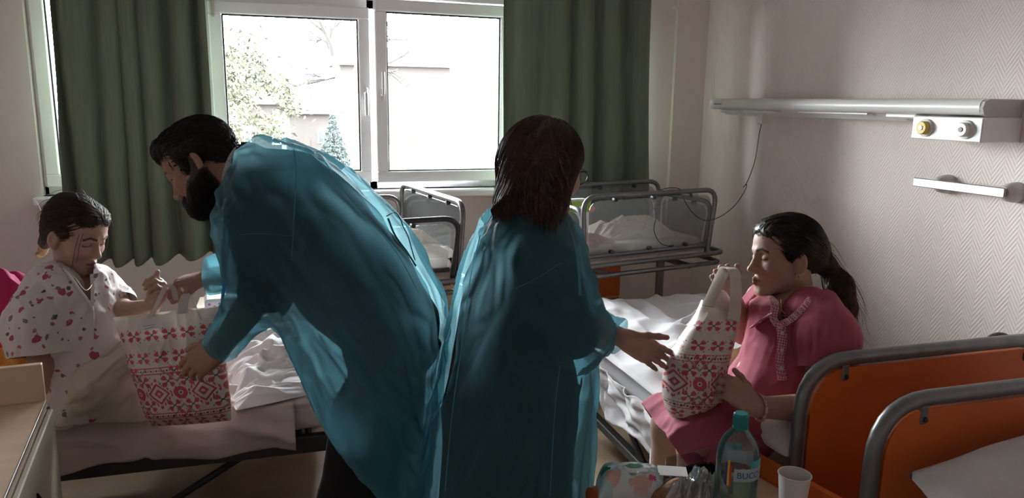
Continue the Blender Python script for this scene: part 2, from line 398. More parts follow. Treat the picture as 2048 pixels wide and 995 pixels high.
# lettering strip
MB().box((LX-.001, atX(1443, 202, LX)[1], zt_-.034), (LX+.002, atX(1428, 202, LX)[1], zt_-.030)).build('brand_mark', M_BLACK, unit)
gb = empty('gas_outlet_box', 'white gas outlet box with yellow and white round valves on the wall', 'outlet box')
ya, yb = atX(1964, 260, LX)[1], atX(1824, 250, LX)[1]
gz1, gz0 = zt_-.070, zt_-.165
MB().box((LX, ya, gz0), (XR, yb, gz1), .004).build('casing', M_WPLASTIC, gb)
M_YEL = mat('yellow_valve', (.66, .46, .05), .4)
for px, py, mm, inner in ((1853, 248, M_YEL, M_STEEL), (1933, 253, M_WPLASTIC, M_BLACK)):
    p = atX(px, py, LX); Rm = np.array([[1, 0, 0, LX], [0, 1, 0, p[1]], [0, 0, 1, (gz0+gz1)/2], [0, 0, 0, 1.]])
    v = MB().lathe([(.036, .0), (.036, -.008), (.031, -.010), (.001, -.010)], n=28, axis='x').build('valve_ring', M_WPLASTIC, gb, True, M=Rm)
    MB().lathe([(.027, -.009), (.027, -.024), (.024, -.028), (.001, -.028)], n=28, axis='x').build('valve_face', mm, v, True, M=Rm)
    MB().lathe([(.010, -.027), (.010, -.031), (.001, -.031)], n=8, axis='x').build('valve_port', inner, v, False, M=Rm)
gr = empty('grab_bar', 'short chrome grab bar on the right wall below the outlet box', 'grab bar')
BX = XR-.075
p0, p1 = atX(1828, 363, BX), atX(2011, 386, BX)
zg = (p0[2]+p1[2])/2; tl = (p1[2]-p0[2])
m = MB(); m.box((-.006, 0, -.019), (.006, abs(p0[1]-p1[1]), .019), .003); o = m.build('bar', M_CHROME, gr, M=np.array([[1, 0, 0, BX], [0, 1, 0, p1[1]], [0, -tl/abs(p0[1]-p1[1]), 1, p1[2]], [0, 0, 0, 1.]]))
for f in (.25, .97):
    q = p0+(p1-p0)*f
    MB().lathe([(.001, -.068), (.022, -.068), (.034, -.05), (.040, -.02), (.041, 0)], n=28, axis='x').build('mount', M_GPLASTIC, gr, True, M=np.array([[1, 0, 0, XR], [0, 1, 0, q[1]], [0, 0, 1, q[2]], [0, 0, 0, 1.]]))

# ================================================================== outside the window
def leaf_cloud(n, fn, size, seed):
    r = np.random.RandomState(seed); C_ = fn(r, n); d = r.normal(size=(n, 3)); d /= np.linalg.norm(d, axis=1)[:, None]
    e = np.cross(d, r.normal(size=(n, 3))); e /= np.linalg.norm(e, axis=1)[:, None]; s = size*(.5+r.rand(n, 1))
    V = np.stack([C_-d*s, C_+e*s*.4, C_+d*s, C_-e*s*.4], 1).reshape(-1, 3); i = np.arange(n)*4
    return V, np.stack([i, i+1, i+2, i+3], 1)
def branch(mb, p, d, L, r, depth, rng, spread=.5):
    q = [p]
    for k in range(3):
        d = d+rng.normal(size=3)*.10+np.array([0, 0, .04]); d /= np.linalg.norm(d); q.append(q[-1]+d*L/3)
    mb.tube(q, [r, r*.9, r*.8, r*.7], 5, caps=False)
    if depth > 0:
        for k in range(3):
            dd = d+rng.normal(size=3)*spread; dd /= np.linalg.norm(dd); st = q[rng.randint(1, 4)]
            branch(mb, st, dd, L*.62, r*.55, depth-1, rng, spread)
GZ = -4.0
struct(MB().box((-60, 8, GZ-.2), (120, 160, GZ)).build('ground_outside', mat('outdoor_ground', (0.0365, 0.0347, 0.0311), .9, var=.2, nscale=.3)))
M_BARK = mat('bark', (0.0246, 0.0204, 0.0192), .9, var=.2); M_FACADE = mat('pale_facade', (0.0274, 0.0225, 0.0203), .9, var=.05, nscale=.6)
M_BRICK = mat('reddish_facade', (0.0221, 0.0126, 0.0108), .9, var=.08, nscale=.8); M_ROOF = mat('roof_tile', (0.0185, 0.0126, 0.0108), .9, var=.1)
M_WINDARK = mat('far_window_pane', (0.0120, 0.0144, 0.0144), .2, var=.2)
def house(name, label, pxl, pxr, ytop, yroof, Y, mwall, wins, doors=()):
    e = empty(name, label, 'building')
    a = atY(pxl, ytop, Y); b = atY(pxr, ytop, Y); zt = a[2]; x0, x1 = a[0], b[0]
    MB().box((x0, Y, GZ), (x1, Y+8, zt)).build('wall', mwall, e)
    zr = atY((pxl+pxr)/2, yroof, Y+4)[2]
    MB().prism([(Y-.6, zt-.1), (Y+8.6, zt-.1), (Y+4, zr)], x0-.5, x1+.5, M=np.array([[0, 0, 1, 0], [1, 0, 0, 0], [0, 1, 0, 0], [0, 0, 0, 1.]])).build('roof', M_ROOF, e)
    for (l, t, r_, b_) in wins:
        A, B = atY(l, t, Y), atY(r_, b_, Y)
        f = MB().box((A[0]-.12, Y-.08, B[2]-.12), (B[0]+.12, Y+.02, A[2]+.12)).build('window', M_PVC, e)
        MB().box((A[0], Y-.12, B[2]), (B[0], Y-.06, A[2])).build('pane', M_WINDARK, f)
    for (l, t, r_, b_) in doors:
        A, B = atY(l, t, Y), atY(r_, b_, Y)
        MB().box((A[0], Y-.1, GZ), (B[0], Y+.02, A[2])).build('garage_door', mat('brown_garage_door', (0.0318, 0.0144, 0.0096), .6), e)
    return e
house('house', 'pale two-storey house with reddish bays seen through the left pane', 474, 560, 205, 170, 66, M_FACADE, [(490, 262, 500, 284), (548, 222, 556, 238), (546, 250, 560, 286)])
for l, r_ in ((478, 506), (541, 572)):
    pass
house('house', 'low house with a brown garage door seen through the left pane', 572, 660, 225, 212, 80, M_FACADE, [(655-18, 262, 655-8, 284)], [(590, 279, 621, 320)])
house('house', 'tall pale house behind the forked bare tree', 672, 900, 128, 95, 98, M_FACADE, [(676, 215, 684, 232), (700, 215, 706, 232), (790, 160, 797, 180), (790, 215, 797, 235)])
def bare_tree(label, px, py, Y, h, r, seed, depth=4, fork=True):
    e = empty('bare_tree', label, 'tree'); b = atY(px, py, Y); rng = np.random.RandomState(seed); m = MB()
    p = np.array([b[0], Y, GZ]); t = np.array([b[0], Y, b[2]])
    m.tube([p, (p+t)/2+np.array([.1, 0, 0]), t], [r*1.3, r*1.1, r], 8)
    for dd in ((-.25, 0, 1), (.22, .1, 1)) if fork else ((0, 0, 1),):
        d = np.array(dd, float); d /= np.linalg.norm(d); branch(m, t, d, h, r*.75, depth, rng, .45)
    m.build('trunk', M_BARK, e); return e
bare_tree('leafless forked tree in front of the pale house outside', 690, 225, 50, 3.6, .42, 3)
bare_tree('thin leafless tree beside the evergreen outside', 575, 250, 56, 3.4, .2, 8, 4, False)
def conifer(label, px, ptop, pbot, Y, rad, n, size, matl, seed, dense=False):
    e = empty('conifer', label, 'tree'); T = atY(px, ptop, Y); B = atY(px, pbot, Y); H = T[2]-GZ
    MB().tube([(B[0], Y, GZ), (B[0], Y, T[2])], [.22, .03], 8).build('trunk', M_BARK, e)
    def fn(r, n):
        t = r.rand(n)**1.4; lay = np.floor(t*16)/16+.02*r.rand(n); R = rad*(1-lay)*(.35+.65*np.sqrt(r.rand(n))); a = r.rand(n)*2*pi
        return np.stack([B[0]+R*np.cos(a), Y+R*np.sin(a), GZ+.5+H*lay-R*.28], 1)
    V, Fq = leaf_cloud(n, fn, size, seed); link('foliage', new_mesh('foliage', V, Fq), matl, e)
M_SPR = mat('blue_spruce_needles', (0.0270, 0.0366, 0.0342), .9, var=.2); M_PINE = mat('yellow_green_needles', (0.0390, 0.0390, 0.0222), .9, var=.25)
conifer('small blue-green spruce outside below the window handle', 668, 243, 330, 44, 1.6, 7000, .12, M_SPR, 5)
e = empty('evergreen_tree', 'spreading yellow-green evergreen at the left of the left pane', 'tree'); c = atY(440, 200, 36)
MB().tube([(c[0]-.3, 36, GZ), (c[0], 36, c[2]+4)], [.3, .08], 8).build('trunk', M_BARK, e)
def fn(r, n):
    cl = np.stack([c[0]+r.normal(size=60)*1.3, 36+r.normal(size=60)*1.3, c[2]+.4+r.normal(size=60)*1.5], 1)
    return cl[r.randint(0, 60, n)]+r.normal(size=(n, 3))*np.array([.45, .45, .22])
V, Fq = leaf_cloud(9000, fn, .13, 2); link('foliage', new_mesh('foliage', V, Fq), M_PINE, e)
# ================================================================== beds
def T3(x, y, z, rz=0.0):
    c, s = cos(rz), sin(rz); return np.array([[c, -s, 0, x], [s, c, 0, y], [0, 0, 1, z], [0, 0, 0, 1.]])
def end_board(parent, W, x, zt, zb=.34, side=1, z_leg=.05):
    """hoop of thick grey tube with an orange panel; lies across the bed (local y), at local x"""
    r = .019
    hoop = rounded([(x, 0, z_leg), (x, 0, zt), (x, W, zt), (x, W, z_leg)], .14, 8)
    MB().tube(hoop, r, 12).build('end_tube', M_STEEL, parent, True)
    t = .012; q = .022
    pts = rounded([(0+q, zb), (0+q, zt-q), (W-q, zt-q), (W-q, zb)], .12, 8)
    poly = [(float(p[0]), float(p[1])) for p in pts]
    pn = MB().prism(poly, -t, t, M=np.array([[0, 0, 1, x], [1, 0, 0, 0], [0, 1, 0, 0], [0, 0, 0, 1.]])).build('end_panel', M_ORANGE, parent)
    for yy in (.12, W-.12):
        c = MB().box((x-.016, yy-.011, zt-.058), (x+.016, yy+.011, zt-.012), .004); c.build('clip', M_STEEL, parent)
        MB().lathe([(.001, .0), (.006, .001), (.007, .004)], n=10, axis='x').build('screw', M_DSTEEL, parent, True, M=T3(x-.021, yy, zt-.045))
    for yy in (0, W): MB().lathe([(.001, -.016), (.026, -.014), (.03, 0), (.026, .014), (.001, .016)], (x, yy, .03), 16, 'y').build('wheel', M_RUBBER, parent, True)
def bed(label, x, y, rz, L=1.95, W=.88, zt=.95, zf=None):
    e = empty('hospital_bed', label, 'bed', None, (x, y, 0), rz)
    end_board(e, W, 0, zt); end_board(e, W, L, zf or zt-.12)
    for yy in (.02, W-.02): MB().box((.02, yy-.018, .40), (L-.02, yy+.018, .46), .004).build('side_rail', M_DSTEEL, e)
    for k in range(11):
        xx = .1+(L-.2)*k/10; MB().box((xx-.035, .03, .455), (xx+.035, W-.03, .47), .003).build('slat', M_DSTEEL, e)
    for a, b in ((.35, .85), (L-.35, L-.85)):
        for yy in (.12, W-.12): MB().tube([(a, yy, .42), (b, yy, .13)], .013, 8).build('strut', M_DSTEEL, e, True)
    MB().box((.3, .1, .10), (L-.3, .14, .14), .004).build('under_bar', M_DSTEEL, e); MB().box((.3, W-.14, .10), (L-.3, W-.1, .14), .004).build('under_bar', M_DSTEEL, e)
    return e
def quilt(name, L, W, z0, z1, matl, parent=None, seed=0, amp=.010, edge=.045, nx=120, ny=60, M=None, stretch=(5, 3)):
    """soft slab: rounded edges, wrinkled top"""
    u = np.linspace(0, 1, nx); v = np.linspace(0, 1, ny); U, Vv = np.meshgrid(u, v, indexing='ij')
    X = U*L; Y = Vv*W
    d = np.minimum(np.minimum(X, L-X), np.minimum(Y, W-Y)); dr = np.clip(d/edge, 0, 1)
    top = z0+(z1-z0)*(.45+.55*np.sqrt(1-(1-dr)**2))
    Pn = np.stack([X*stretch[0], Y*stretch[1], X*0+seed], -1)
    wr = amp*(fbm(Pn, 3, seed)+.7*ridge(Pn*1.7+3, seed+5))*np.clip(d/.05, .15, 1)
    V1 = np.stack([X, Y, top+wr], -1).reshape(-1, 3); V2 = np.stack([X, Y, np.full_like(X, z0)+(1-dr)*0.02], -1).reshape(-1, 3)
    i = (np.arange(nx-1)[:, None]*ny+np.arange(ny-1)[None]).ravel(); n = nx*ny
    Fq = [np.stack([i, i+ny, i+ny+1, i+1], 1), np.stack([i, i+1, i+ny+1, i+ny], 1)+n]
    ring = np.concatenate([np.arange(nx)*ny, (nx-1)*ny+np.arange(1, ny), np.arange(nx-2, -1, -1)*ny+ny-1, np.arange(ny-2, 0, -1)]); r2 = np.roll(ring, -1)
    Fq.append(np.stack([ring+n, r2+n, r2, ring], 1))
    V = np.concatenate([V1, V2])
    if M is not None: V = V @ M[:3, :3].T+M[:3, 3]
    return link(name, new_mesh(name, V, np.concatenate(Fq)), matl, parent, True)
def grid_mesh(name, P, matl, parent=None, thick=0.0, uvn=None):
    nu, nv = P.shape[:2]; i = (np.arange(nu-1)[:, None]*nv+np.arange(nv-1)[None]).ravel()
    o = link(name, new_mesh(name, P.reshape(-1, 3), np.stack([i, i+nv, i+nv+1, i+1], 1)), matl, parent, True)
    if thick: md = o.modifiers.new('thick', 'SOLIDIFY'); md.thickness = thick; md.offset = 0
    return o
def pillow(label, c, L, W, H, matl, rot, seed, group=None, tilt=(0, 0)):
    nu, nv = 44, 32
    u = np.linspace(-1, 1, nu); v = np.linspace(-1, 1, nv); U, Vv = np.meshgrid(u, v, indexing='ij')
    hh = np.clip((1-np.abs(U)**2.6), 0, 1)**.5*np.clip((1-np.abs(Vv)**2.6), 0, 1)**.5
    pin = 1-.10*(1-np.abs(Vv)**2)*np.abs(U)**3
    pin2 = 1-.12*(1-np.abs(U)**2)*np.abs(Vv)**3
    w = .05*H*ridge(np.stack([U*3, Vv*3, U*0], -1), seed)+.09*H*vnoise(np.stack([U*2, Vv*2, U*0+4], -1), seed)
    A = np.stack([U*L/2*pin2, Vv*W/2*pin, hh*H*.55+w*hh], -1); B = np.stack([U*L/2*pin2, Vv*W/2*pin, -hh*H*.45], -1)
    R = np.array(Matrix.Rotation(rot, 3, 'Z') @ Matrix.Rotation(tilt[0], 3, 'X') @ Matrix.Rotation(tilt[1], 3, 'Y'))
    V = np.concatenate([A.reshape(-1, 3), B.reshape(-1, 3)]) @ R.T+np.array(c)
    i = (np.arange(nu-1)[:, None]*nv+np.arange(nv-1)[None]).ravel(); n = nu*nv
    Fq = np.concatenate([np.stack([i, i+nv, i+nv+1, i+1], 1), np.stack([i, i+1, i+nv+1, i+nv], 1)+n])
    me = new_mesh('pillow', V, Fq); o = link('pillow', me, matl, None, True)
    md = o.modifiers.new('weld', 'WELD'); md.merge_threshold = .002
    return tag(o, label, 'pillow', group)

# --- bed of the girl, parallel to the window
B1Y, B1X = 2.50, -1.75
bed('steel hospital bed under the seated girl in the floral nightgown', B1X, B1Y, 0, L=2.02, W=.86, zt=.80, zf=.72)
o = quilt('mattress', 1.94, .84, .475, .585, M_MATT, None, 3, .003, M=T3(B1X+.04, B1Y+.01, 0)); tag(o, 'pale mattress on the bed where the girl sits', 'mattress')
def drape(name, label, x0, x1, yfar, ynear, ztop, hem, seed, matl, amp=.010, out=.025, nx=150, ny=110):
    """sheet lying on the bed and falling over its near edge; hem: list of (x, z)"""
    hx = np.array([h[0] for h in hem]); hz = np.array([h[1] for h in hem])
    xs = np.linspace(x0, x1, nx); P = np.zeros((nx, ny, 3)); t = np.linspace(0, 1, ny)
    Lt = yfar-ynear; hemz = np.interp(xs, hx, hz)
    for i, x in enumerate(xs):
        drop = ztop-hemz[i]; tot = Lt+drop; s = t*tot; r = .035
        y = np.where(s < Lt, yfar-s, ynear-out*np.clip((s-Lt)/.1, 0, 1)); z = np.where(s < Lt, ztop, ztop-(s-Lt))
        e = np.clip(1-np.abs(s-Lt)/.05, 0, 1); z = z-.012*e; y = y+.008*e
        P[i, :, 0] = x; P[i, :, 1] = y; P[i, :, 2] = z
    S = np.broadcast_to(t, (nx, ny)); Xn = P[..., 0]
    Q = np.stack([Xn*4+S*1.5, S*4-Xn*1.2, Xn*0+seed], -1)
    n1 = fbm(Q, 3, seed); n2 = ridge(Q*np.array([.9, 2.2, 1]), seed+3)
    w = np.maximum(amp*(n1+.9*n2), -.004)
    side = P[..., 2] < ztop-.02
    P[..., 2] += np.where(side, 0, w+.004); P[..., 1] -= np.where(side, w*1.3+.012*np.sin(Xn*22+n1*2)*np.clip((ztop-P[..., 2])/.12, 0, 1), 0)
    o = grid_mesh(name, P, matl, None, .0025); return tag(o, label, 'sheet')
drape('bed_sheet', 'pinkish white bed sheet hanging over the near side of the girl’s bed'.replace('’', "'"), -1.5, -.0, B1Y+.80, B1Y-.005, .592, [(-1.5, .43), (-.72, .435), (-.46, .47), (-.44, .452), (-.0, .44)], 5, M_LINEN, .012)
drape('bed_sheet', 'shorter white under-sheet at the foot of the bed beside the bent man', -.02, .12, B1Y+.80, B1Y+.004, .588, [(-.02, .49), (.12, .50)], 15, M_LINEN, .006, .018, nx=40)
# crumpled blanket behind the bag
def crumple(name, label, cat, c, L, W, H, rz, seed, matl, freq=5.0, n=110, flat=.35):
    u = np.linspace(-1, 1, n); U, Vv = np.meshgrid(u, u, indexing='ij'); r = np.sqrt((U*1.0)**2+(Vv*1.0)**2)
    env = np.clip(1-np.maximum(np.abs(U), np.abs(Vv))**3, 0, 1)
    Q = np.stack([U*L*freq*.5, Vv*W*freq, U*0+seed], -1); Qr = Q+.6*np.stack([vnoise(Q*.7, seed+1), vnoise(Q*.7, seed+2), U*0], -1)
    h = H*env*(flat+.45*(.5+.5*ridge(Qr, seed))+.25*(.5+.5*ridge(Qr*2.1, seed+4))+.08*vnoise(Qr*5, seed+8))
    ex = 1+.12*vnoise(np.stack([np.arctan2(Vv, U)*1.5, U*0, U*0], -1), seed+6)
    X = U*L/2*ex; Y = Vv*W/2*ex; cz, sz = cos(rz), sin(rz)
    P = np.stack([c[0]+X*cz-Y*sz, c[1]+X*sz+Y*cz, c[2]+np.maximum(h, .002)], -1)
    o = grid_mesh(name, P, matl, None, .003); return tag(o, label, cat)
crumple('blanket', 'crumpled white blanket heaped on the bed behind the bag', 'blanket', (-.03, 2.93, .592), .50, .62, .13, .25, 8, M_SHEET, 5.5)
crumple('blanket', 'folded white cloth lying on the bed edge beside the bag', 'cloth', (-.06, 2.62, .594), .30, .20, .05, .3, 12, M_SHEET, 8)
crumple('cloth_bundle', 'magenta cloth bundle on the bed behind the girl', 'cloth', (*at(-20, 700, 2.72)[:2], .59), .52, .42, .32, .2, 31, mat('magenta_cloth', (.34, .008, .09), .8, var=.1), 3, flat=.75)
crumple('orange_cloth', 'orange patterned cloth bundle on the bed beside the girl', 'cloth', (*at(5, 735, 2.42)[:2], .592), .34, .22, .20, -.2, 41, mat('orange_print_cloth', (.55, .16, .02), .8, var=.1, col2=(.72, .33, .05), nscale=40), 5, flat=.6)

# --- bed of the woman in the pink dress, along the right wall
b2 = bed('orange-ended hospital bed under the woman in the pink dress', 2.12, 1.535, pi/2, L=1.90, W=.86, zt=.955, zf=.56)
o = quilt('mattress', 1.86, .90, .475, .575, M_MATT, None, 7, .004, M=T3(2.14, 1.575, 0, pi/2)); tag(o, 'grey-white mattress on the bed along the right wall', 'mattress')
o = quilt('bed_sheet', 1.84, .93, .568, .606, M_SHEET, None, 9, .022, .03, nx=150, ny=90, M=T3(2.15, 1.585, 0, pi/2), stretch=(3.5, 6)); tag(o, 'wrinkled white sheet spread on the bed along the right wall', 'sheet')
# sheet slipping down on the aisle side
xs = np.linspace(0, 1, 70); ts = np.linspace(0, 1, 40); A, Bt = np.meshgrid(xs, ts, indexing='ij')
yy = 1.75+A*.95; dp = (.16+.05*np.sin(A*9))*np.sin(np.clip(A*1.05, 0, 1)*pi)**.6+.005
Q = np.stack([A*9+Bt*2, Bt*3, A*0], -1)
P = np.stack([1.235-.045-.03*Bt+.02*ridge(Q, 3)+.012*vnoise(Q*2.5, 5), yy, .545-Bt*dp+.004*vnoise(Q*3, 8)], -1)
tag(grid_mesh('hanging_sheet', P, M_SHEET, None, .003), 'loose wrinkled sheet hanging from the aisle side of the right bed', 'sheet')
crumple('blanket', 'rumpled grey-white blanket at the far corner of the right bed', 'blanket', (1.93, 2.82, .608), .40, .50, .11, .5, 18, M_SHEET, 6)
crumple('baby_blanket', 'cream and green patterned baby blanket beside the woman in pink', 'blanket', (1.50, 2.18, .608), .15, .18, .16, .4, 58, mat('cream_green_print', (.66, .60, .46), .85, col2=(.45, .52, .22), var=.1, nscale=22), 6, flat=.6)
pillow('white pillow between the woman in pink and the orange headboard', (1.50, 1.735, .70), .58, .33, .16, M_SHEET, .1, 3, tilt=(.2, .1))
M_TAN = mat('tan_cloth', (.46, .36, .27), .9, var=.1, bump=.3)
crumple('tan_cloth', 'tan cloth hanging by the corner of the right bed behind the paper cup', 'cloth', (1.36, 1.69, .607), .24, .20, .09, .3, 23, M_TAN, 7, flat=.6)
# --- third bed in the foreground
bed('orange-ended hospital bed in the right foreground', 2.10, -.68, pi/2, L=1.95, W=.85, zt=1.07)
o = quilt('mattress', 1.86, .83, .475, .60, M_SHEET, None, 17, .006, M=T3(2.09, -.64, 0, pi/2)); tag(o, 'white mattress of the foreground bed at lower right', 'mattress')
pillow('white pillow propped against the orange panel of the foreground bed', (1.60, 1.03, .75), .62, .42, .17, M_SHEET, .12, 6, tilt=(.45, -.08))

# ================================================================== baby cribs
M_CRIBMAT = mat('printed_crib_sheet', (.68, .55, .50), .9, var=.08, nscale=18, col2=(.80, .70, .66))
def hoop(parent, a, b, z0, z1, flare, r=.0135, clips=(.2, .5, .8), dark=False, plexi=True):
    a = np.array(a, float); b = np.array(b, float); d = (b-a)/np.linalg.norm(b-a); nrm = np.array([d[1], -d[0], 0]); f = flare
    p = [a+(0, 0, z0), a-d*f+nrm*f*.5+(0, 0, z1), b+d*f+nrm*f*.5+(0, 0, z1), b+(0, 0, z0)]
    mt = M_DSTEEL if dark else M_STEEL
    h = MB().tube(rounded(p, .085, 7), r, 10); h.tube([a+d*.02+(0, 0, z0+.045), b-d*.02+(0, 0, z0+.045)], r*.8, 8)
    h.build('side_hoop', mt, parent, True)
    if plexi:
        q = .035; o2 = nrm*.006
        pts = rounded([a+d*q+(0, 0, z0+.02), a-d*(f-q)+nrm*f*.5+(0, 0, z1-q*.7), b+d*(f-q)+nrm*f*.5+(0, 0, z1-q*.7), b-d*q+(0, 0, z0+.02)], .07, 6)
        n = len(pts); V = np.concatenate([pts-o2*.3, pts+o2*.3])
        MB().add(V, [tuple(range(n)), tuple(range(2*n-1, n-1, -1))]+[(i, i+n, (i+1) % n+n, (i+1) % n) for i in range(n)]).build('plexiglass_panel', M_PLEXI, parent)
    for c in clips:
        for zz, dz in ((z1, -.022), (z0+.05, .012)):
            pc = a+(b-a)*c+nrm*f*.5*(zz > z0+.1)+np.array([0, 0, zz+dz])
            MB().lathe([(.001, -.012), (.011, -.011), (.012, 0), (.011, .011), (.001, .012)], n=10, axis='y').build('panel_clip', M_DSTEEL, parent, True, M=T3(*pc, math.atan2(d[1], d[0])))
def crib(label, x, y, rz, L=.84, W=.46, zb=.775, dark_end=None):
    e = empty('baby_crib', label, 'crib', 'baby cribs', (x, y, 0), rz)
    ring = rounded([(L/2, -.03, zb), (L+.11, -.03, zb), (L+.11, W+.03, zb), (-.05, W+.03, zb), (-.05, -.03, zb), (L/2, -.03, zb)], .07, 6)
    MB().tube(ring[:-1], .013, 10, closed=True).build('base_ring', M_STEEL, e, True)
    ring2 = rounded([(L/2, -.03, zb-.055), (L+.09, -.03, zb-.055), (L+.09, W+.03, zb-.055), (-.04, W+.03, zb-.055), (-.04, -.03, zb-.055), (L/2, -.03, zb-.055)], .07, 6)
    MB().tube(ring2[:-1], .013, 10, closed=True).build('base_ring', M_STEEL, e, True)
    hoop(e, (0, 0, 0), (L, 0, 0), zb, zb+.36, .03)
    hoop(e, (L, W, 0), (0, W, 0), zb, zb+.36, .03)
    hoop(e, (0, W-.03, 0), (0, .03, 0), zb, zb+.29, .03, clips=(.5,), dark=dark_end == 0)
    hoop(e, (L, .03, 0), (L, W-.03, 0), zb, zb+.29, .03, clips=(.3, .7), dark=dark_end == 1)
    MB().box((.01, .01, zb-.012), (L-.01, W-.01, zb+.022), .004).build('tray', M_CRIBMAT, e)
    quilt('crib_mattress', L-.04, W-.04, zb+.02, zb+.09, M_CRIBMAT, e, 5, .006, .03, 60, 40, M=T3(.02, .02, 0))
    for xx in (.16, L-.14):
        MB().tube([(xx, W/2, .12), (xx, W/2, zb-.05)], .024, 12).build('leg', M_STEEL, e, True)
        MB().tube([(xx, -.02, zb-.06), (xx, W+.02, zb-.06)], .016, 10).build('cross_bar', M_STEEL, e, True)
        MB().tube([(xx, .0, .09), (xx, W, .09)], .02, 10).build('foot', M_STEEL, e, True)
        for yy in (.02, W-.02): MB().lathe([(.001, -.014), (.03, -.012), (.034, 0), (.03, .012), (.001, .014)], (xx, yy, .034), 14, 'y').build('caster', M_RUBBER, e, True)
    MB().box((.16, W/2-.02, .16), (L-.14, W/2+.02, .20), .004).build('stretcher', M_STEEL, e)
    return e
CR2 = (1.46, 3.50, radians(12))
crib('empty baby crib behind the right bed, cable hung over its rail', *CR2)
crib('baby crib below the window sill between the man and standing woman', .775, 3.40, radians(100), dark_end=0)
def on_crib(u, v, z):
    M_ = T3(CR2[0], CR2[1], 0, CR2[2]); return M_ @ np.array([u, v, z, 1.0])
p = on_crib(.45, .24, .862)
M_MUSLIN = mat('cream_muslin', (.70, .60, .51), .9, var=.06, nscale=20)
crumple('muslin_cloth', 'cream muslin cloth piled up inside the right crib', 'cloth', p[:3], .50, .30, .15, radians(12), 77, M_MUSLIN, 6, flat=.2)
p1_ = on_crib(.14, .22, .862)
crumple('baby_clothes', 'pink and white baby clothes lying in the right crib', 'clothes', p1_[:3], .22, .34, .05, radians(30), 71, mat('pink_print_cotton', (.74, .60, .58), .9, col2=(.62, .30, .32), var=.08, nscale=16), 6)
crumple('crib_blanket', 'beige blanket bunched inside the crib below the window', 'blanket', (.60, 3.66, .862), .34, .46, .10, 0.1, 91, M_MUSLIN, 6)
# diaper pack standing at the crib's end
pk = empty('diaper_pack', 'white and green diaper pack leaning at the left end of the right crib', 'pack')
q = on_crib(.075, .25, .99)[:3]
MB().box((-.10, -.04, -.12), (.10, .04, .10), .02).build('bag', mat('white_pack_film', (.75, .76, .78), .4), pk, M=T3(*q, .1))
MB().box((-.098, -.043, .03), (.098, -.039, .09), .001).build('green_band', mat('green_print', (.28, .50, .07), .4), pk, M=T3(*q, .1))
for dx, cc in ((-.01, (.8, .8, .8)), (.055, (.62, .05, .12))):
    MB().lathe([(.001, -.045), (.017, -.0445), (.018, -.043)], n=16, axis='y').build('badge', mat('badge_print', cc, .4), pk, M=T3(*q, .1) @ T3(dx, -.09, .06))

# ================================================================== cabinets
def cabinet(label, M, W, D_, z1, front, side, handles=True, name='bedside_cabinet'):
    e = empty(name, label, 'cabinet')
    MB().box((0, 0, .08), (W, D_, z1), .004).build('body', side, e, M=M)
    MB().box((-.01, -.01, z1), (W+.01, D_+.01, z1+.02), .004).build('top', side, e, M=M)
    for za, zb_ in ((.10, z1*.62), (z1*.64, z1-.01)):
        f = MB().box((.006, -.016, za), (W-.006, 0, zb_), .003).build('door' if za < .2 else 'drawer', front, e, M=M)
        if handles: MB().tube(rounded([(W/2-.05, -.016, zb_-.06), (W/2-.05, -.04, zb_-.06), (W/2+.05, -.04, zb_-.06), (W/2+.05, -.016, zb_-.06)], .015), .005, 8).build('handle', M_STEEL, f, True, M=M)
    for xx in (.04, W-.04):
        for yy in (.04, D_-.04): MB().tube([(xx, yy, 0), (xx, yy, .08)], .015, 8).build('foot', M_RUBBER, e, M=M)
    return e
cabinet('orange-fronted bedside cabinet under the right crib by the wall', T3(1.58, 4.16, 0), .40, .38, .66, M_ORANGE, M_BEIGE)
cabinet('orange-fronted bedside cabinet beside the crib below the window', T3(.93, 4.14, 0), .42, .38, .66, M_ORANGE, M_BEIGE)
M_CREAM = mat('cream_laminate', (.66, .60, .48), .45, var=.04)
cabinet('pale bedside cabinet beyond the girl’s bed holding packages'.replace('’', "'"), T3(-.42, 3.50, 0), .52, .42, .60, M_CREAM, M_CREAM)
# things on the pale cabinet
pp = empty('wipes_box', 'white and blue dotted package on the pale cabinet behind the bag', 'package')
MB().box((-.11, -.07, 0), (.11, .07, .07), .012).build('pack', mat('blue_white_carton', (.60, .68, .72), .5), pp, M=T3(-.27, 3.66, .62, .1))
rs = np.random.RandomState(4)
for k in range(9):
    MB().lathe([(.001, -.002), (.006, -.0015), (.006, 0)], n=10, axis='y').build('dot', mat('dot_print', ((.3, .1, .4), (.6, .1, .1), (.1, .3, .5))[k % 3], .5), pp, M=T3(-.27, 3.66, .62, .1) @ T3(-.09+.022*k, -.0705, .02+.03*rs.rand()))
cb = empty('cream_box', 'small cream box standing behind the dotted package', 'box')
MB().box((-.05, -.04, 0), (.05, .04, .13), .004).build('carton', M_CREAM, cb, M=T3(-.22, 3.82, .62))
MB().box((-.046, -.042, .09), (.0, -.0395, .12), .0005).build('print', M_DSTEEL, cb, M=T3(-.22, 3.82, .62))
sp_ = empty('snack_box', 'white carton with a red and green print beside the bent man', 'box')
MB().box((-.10, -.05, 0), (.10, .05, .10), .004).build('carton', mat('white_carton', (.68, .66, .62), .6), sp_, M=T3(.0, 3.62, .62))
MB().box((.035, -.052, .02), (.05, -.0495, .075), .0005).build('red_print', mat('red_print', (.6, .10, .03), .5), sp_, M=T3(.0, 3.62, .62))
MB().sphere((0, 0, 0), .018, 12, 8, (1, .1, .7)).build('green_print', mat('green_print2', (.12, .32, .06), .5), sp_, M=T3(.075, 3.569, .65))

